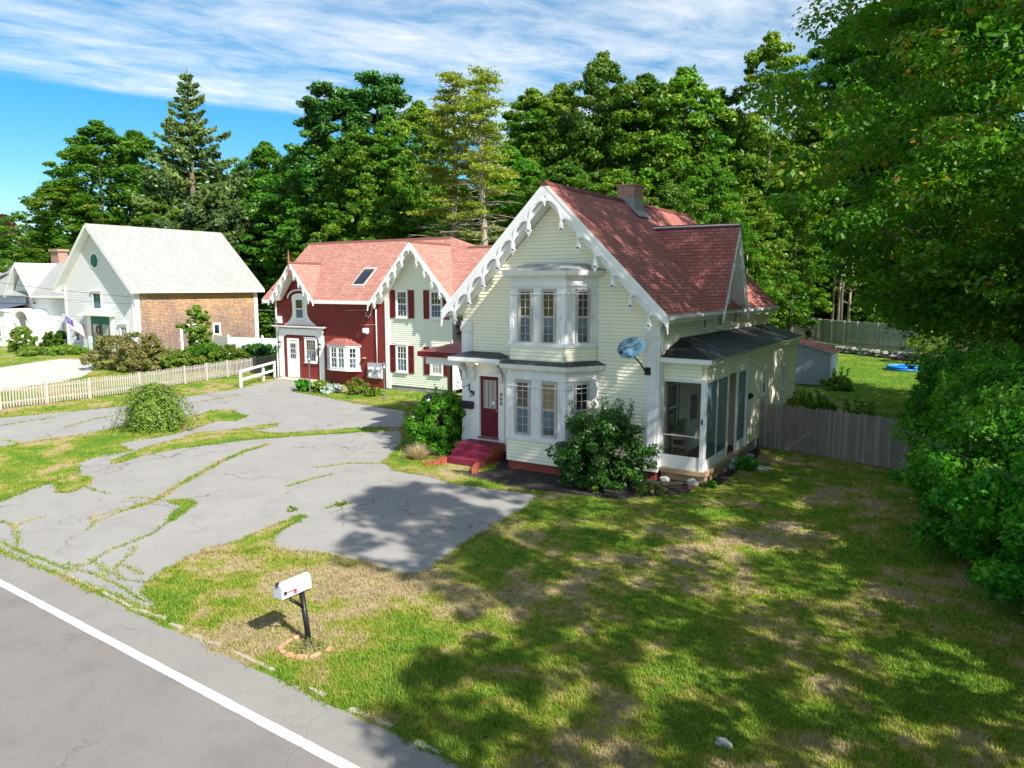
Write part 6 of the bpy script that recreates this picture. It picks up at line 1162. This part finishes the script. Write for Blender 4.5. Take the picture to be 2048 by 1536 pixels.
for (x,y,r,h,sd,lb) in ((-.2,30.2,2.1,3.2,61,'hedge bush where the stockade fence disappears into leaves'),(.35,26.6,2.4,4.4,62,'tall hedge bush right of the stockade fence end'),(.75,23.2,2.25,4.2,63,'hedge bush in the middle of the right lawn edge'),(1.1,20.0,2.2,3.6,64,'hedge bush bulging over the shaded side lawn'),(2.1,17.2,2.1,3.4,65,'bright leaved hedge bush low at the right edge'),(3.3,14.6,1.9,3.0,66,'nearest hedge bush at the lower right corner')):
    shrub('hedge_shrub',x,y,r,h,320,120,.078,LF_HEDGE,lb,'hedge',sd,.8,shoots=46)
for (px_,py_,r,h,lm,lb,sd) in ((208,740,1.9,2.5,LF_OLIVE,'left olive brown shrub below the teal barn doors',71),(252,745,1.7,2.9,LF_OLIVE,'taller rust tinged shrub before the barn corner',72),(300,742,1.5,1.7,LF_OLIVE,'low shrub under the corner of the cedar wall',73),(345,745,1.5,1.5,LF_LIME,'left leafy shrub behind the picket fence',74),(388,742,1.6,1.9,LF_MAPLE,'shrub under the small tree by the cedar wall',75),(430,738,1.5,1.7,LF_LIME,'shrub behind the picket fence near the white fence',76),(490,728,1.3,1.5,LF_BUSH,'dark shrub behind the picket fence by the white ramp rail',77),(525,722,1.0,1.3,LF_BUSH,'dark small shrub at the right end of the picket fence',78),(24,705,1.2,2.4,LF_LIME,'upright green shrub left of the arched vestibule',79),(92,700,1.3,1.8,LF_MAPLE,'round green shrub right of the arched vestibule',80),(142,702,1.1,1.5,LF_LIME,'small shrub by the corner of the white barn front',81),(45,712,1.4,.7,LF_LIME,'low yellow flower bed plant in front of the vestibule',82),(110,710,1.6,.7,LF_LIME,'low yellow flower bed plant by the gravel drive',83)):
    p=G(px_,py_); shrub('garden_shrub',p.x,p.y+1.0,r,h,105,105,.09,lm,lb,seed=sd)
V('sap',90,20,6,7,60,60,.75,LF_LIME,nl=20,r0=.35,low=.8); p=G(388,738); put('sap',(p.x-.5,p.y+.8,0),(.21,.21,.235),0,'small loose tree in front of the cedar shingled barn side','tree',None,'sapling')
for (px_,py_,r,h,lm,lb,sd) in ((606,782,.5,.7,LF_HEDGE,'green weed clump at the foot of the slim grey lamp post',91),(640,783,.6,.6,LF_LIME,'weeds right of the slim grey lamp post',92),(665,786,.5,.5,LF_SILV,'grey green weeds below the white bay window',93),(712,788,.6,.9,LF_LIME,'taller yellow green weed under the red wall',94),(748,792,.4,.45,LF_LIME,'weeds by the corner of the yellow ell',95),(548,752,.5,.7,LF_HEDGE,'green weeds under the white ramp rail',96),(560,770,.01,.01,LF_LIME,'',0)):
    if sd: p=G(px_,py_); shrub('weed_clump',p.x,p.y,r,h,34,34,.11,lm,lb,'plant',sd)
for (x,y,r,h,lb,sd) in ((-6.3,31.2,.8,1.5,'scraggly bush against the yellow side wall behind the stockade fence',101),(-5.6,33.4,.9,1.2,'green bush right of the scraggly bush behind the stockade fence',102),(-4.4,34.6,.7,.8,'low bush by the lawn edge behind the stockade fence',103),(-7.4,48.2,.8,.7,'weeds at the corner of the garden shed',104),(-3.6,68.6,1.6,3.0,'bright bush in front of the stone wall by the bare post',105)):
    shrub('yard_shrub',x,y,r,h,70,50,.12,LF_LIME if sd!=102 else LF_HEDGE,lb,seed=sd,shoots=8)
p=G(618,1296); shrub('weed_clump',p.x,p.y,.22,.10,14,14,.035,LF_OLIVE,'small weeds and a pansy growing round the foot of the mailbox post','plant',121)
p=G(585,1022) ; shrub('weed_tuft',p.x,p.y,.14,.10,9,14,.04,LF_LIME,'green weed tuft on the asphalt above the mailbox','plant',122)
p=G(683,1010); shrub('weed_tuft',p.x,p.y,.15,.09,9,14,.04,LF_LIME,'small spreading weed in the middle of the driveway','plant',123)
# weeping shrub
def weeping():
    p=G(312,858); rg=np.random.default_rng(55); P=[];b=B()
    for k in range(230):
        a=rg.uniform(0,6.28); lob=1+.35*mnoise.noise(Vector((math.cos(a)*1.5,math.sin(a)*1.5,2))); L=rg.uniform(.35,1.75)*lob; L*=.98 if k%4 else 1.22; hh=rg.uniform(1.0,1.98); pts=[]
        for j in range(7): q=j/6; pts.append(np.array([math.cos(a)*L*(q**.75),math.sin(a)*L*(q**.75),hh*(1-.12*q-.82*q**2.2)+.12*math.sin(q*3.1)]))
        if k%3==0: b.tube([Vector(x) for x in pts],[.02,.014,.01,.008,.006,.005,.004],3)
        m=70; q=rg.uniform(.1,1,m); x=np.array([np.interp(q,np.linspace(0,1,7),[c[i] for c in pts]) for i in range(3)]).T+rg.normal(size=(m,3))*.045; P.append(x)
    P=np.vstack(P); P[:,2]=np.maximum(P[:,2],.03); n=len(P); b.tube([(0,0,0),(.03,0,.8),(0,0,1.8)],[.07,.05,.03],6); N=P*np.array([1,1,.4])+rg.normal(size=(n,3))*.5
    e=bpy.data.objects.new('weeping_shrub',None); COL.objects.link(e); e.location=p; tag(e,'low mounded weeping shrub on the grass island in the driveway','shrub'); obj('stems',b,BARK,e,local=True); c=bpy.data.objects.new('foliage',leafmesh('foliage',P,N,rg.uniform(.035,.075,n),rg.uniform(0,1,n),LF_LIME,2.0)); COL.objects.link(c); c.parent=e
weeping()
def blades(name,P,Hh,Wd,m,lean=.5,T=None):
    n=len(P); a=RNG.uniform(0,6.283,n); d=np.stack([np.cos(a),np.sin(a),np.zeros(n)],1); s=np.stack([-np.sin(a),np.cos(a),np.zeros(n)],1); l=RNG.uniform(.05,1,n)[:,None]*lean
    V0=P-s*Wd[:,None]; V1=P+s*Wd[:,None]; V2=P+d*(Hh[:,None]*l)+np.array([0,0,1])*Hh[:,None]*(1-.35*l)
    co=np.stack([V0,V1,V2],1).reshape(-1,3).astype(np.float32); me=bpy.data.meshes.new(name); me.vertices.add(3*n); me.vertices.foreach_set('co',co.ravel()); me.loops.add(3*n); me.polygons.add(n); me.polygons.foreach_set('loop_start',np.arange(0,3*n,3,dtype=np.int32)); me.loops.foreach_set('vertex_index',np.arange(3*n,dtype=np.int32)); me.update(calc_edges=True)
    T=RNG.uniform(0,1,n) if T is None else T; at=me.attributes.new('tint','FLOAT','POINT'); at.data.foreach_set('value',np.repeat(T,3).astype(np.float32)); me.materials.append(m); o=bpy.data.objects.new(name,me); COL.objects.link(o); return o
p=G(838,918); n=900; a=RNG.uniform(0,6.28,n); q=RNG.uniform(0,.28,n); Pd=np.stack([p.x+np.cos(a)*q,p.y+np.sin(a)*q*.8,np.zeros(n)],1); o=blades('dry_grass_clump',Pd,RNG.uniform(.35,.75,n),np.full(n,.008),LF_DRY,1.3); tag(o,'pale straw coloured ornamental grass clump beside the driveway','plant')
# lawn grass
def inside(P,poly):
    x,y=P[:,0],P[:,1]; r=np.zeros(len(P),bool); q=np.array([(v[0],v[1]) for v in poly]); n=len(q); j=n-1
    for i in range(n):
        xi,yi=q[i]; xj,yj=q[j]; c=((yi>y)!=(yj>y)); den=(yj-yi) if yj!=yi else 1e-9; r^=c&(x<(xj-xi)*(y-yi)/den+xi); j=i
    return r
NG=210000; pxs=RNG.uniform(-350,2450,NG); pys=620+1180*RNG.uniform(0,1,NG)**1.05
D=np.array([list(fw)])+np.outer((pxs-CX)/F,list(rt))+np.outer((CY-pys)/F,list(up)); D=D[D[:,2]<-.03]; t=-H/D[:,2]; GP_=D*t[:,None]; GP_[:,2]=0
xy=GP_; rel=np.array([[xy_[0]-O.x,xy_[1]-O.y] for xy_ in xy]); along=rel@np.array([dirx.x,dirx.y]); dn=rel@np.array([dirn.x,dirn.y]); edge_d=.78+(along+60)/200*.24+.05*np.sin(along*2.7)+.04*np.sin(along*7.1)
ok=(dn>edge_d); ing=np.zeros(len(xy),bool)
for q in PP: ing|=inside(xy,q)
ok&=(~inside(xy,DRP))|ing; ok&=~inside(xy,BEDP); ok&=~inside(xy,BED2); ok&=~inside(xy,GRV)
def rect(x0,x1,y0,y1): return (xy[:,0]>x0)&(xy[:,0]<x1)&(xy[:,1]>y0)&(xy[:,1]<y1)
for r_ in ((-16.2,-7.1,22.0,35.1),(-14.6,-10.6,21.2,22.2),(-40.1,-15,33.7,42),(-25.4,-15,30.3,37),(-15.9,-14.2,20.3,22.2),(-74,-62.4,37.5,51),(-100,-74,36.8,47),(-12.2,-8,49,51.7),(-39.4,-35.8,32.9,33.9)): ok&=~rect(*r_)
xy=xy[ok]
ex=[]
for qi,Q in enumerate(PP+[DRP]):
    crk=8<=qi<len(PP)
    for i in range(len(Q)):
        a_,c_=Q[i],Q[(i+1)%len(Q)]; L_=(c_-a_).length; dd_=(a_.length+c_.length)/2
        if L_>3 or dd_>45: continue
        n_=int(L_*min(46,900/dd_)*(.22 if crk else 1)+random.random())
        for _ in range(n_): t_=random.random(); q_=a_.lerp(c_,t_); ex.append((q_.x+random.gauss(0,.016 if crk else .035),q_.y+random.gauss(0,.016 if crk else .035),.004))
ex=np.array(ex); xy=np.vstack([xy,ex]); dist=np.linalg.norm(xy,axis=1); keep=dist<75; xy=xy[keep]; dist=dist[keep]; 
k=4; Pg=np.repeat(xy,k,0)+RNG.normal(size=(len(xy)*k,3))*np.array([.022,.022,0])*(1+np.repeat(dist,k)[:,None]/25); dg=np.repeat(dist,k); Hg=RNG.uniform(.025,.085,len(Pg))*(1+dg/90); Wg=.0045*(1+dg/11)
o=blades('lawn_grass',Pg,Hg,Wg,BLADE,1.1); tag(o,'short patchy lawn grass with dry tan areas','grass',kind='stuff')
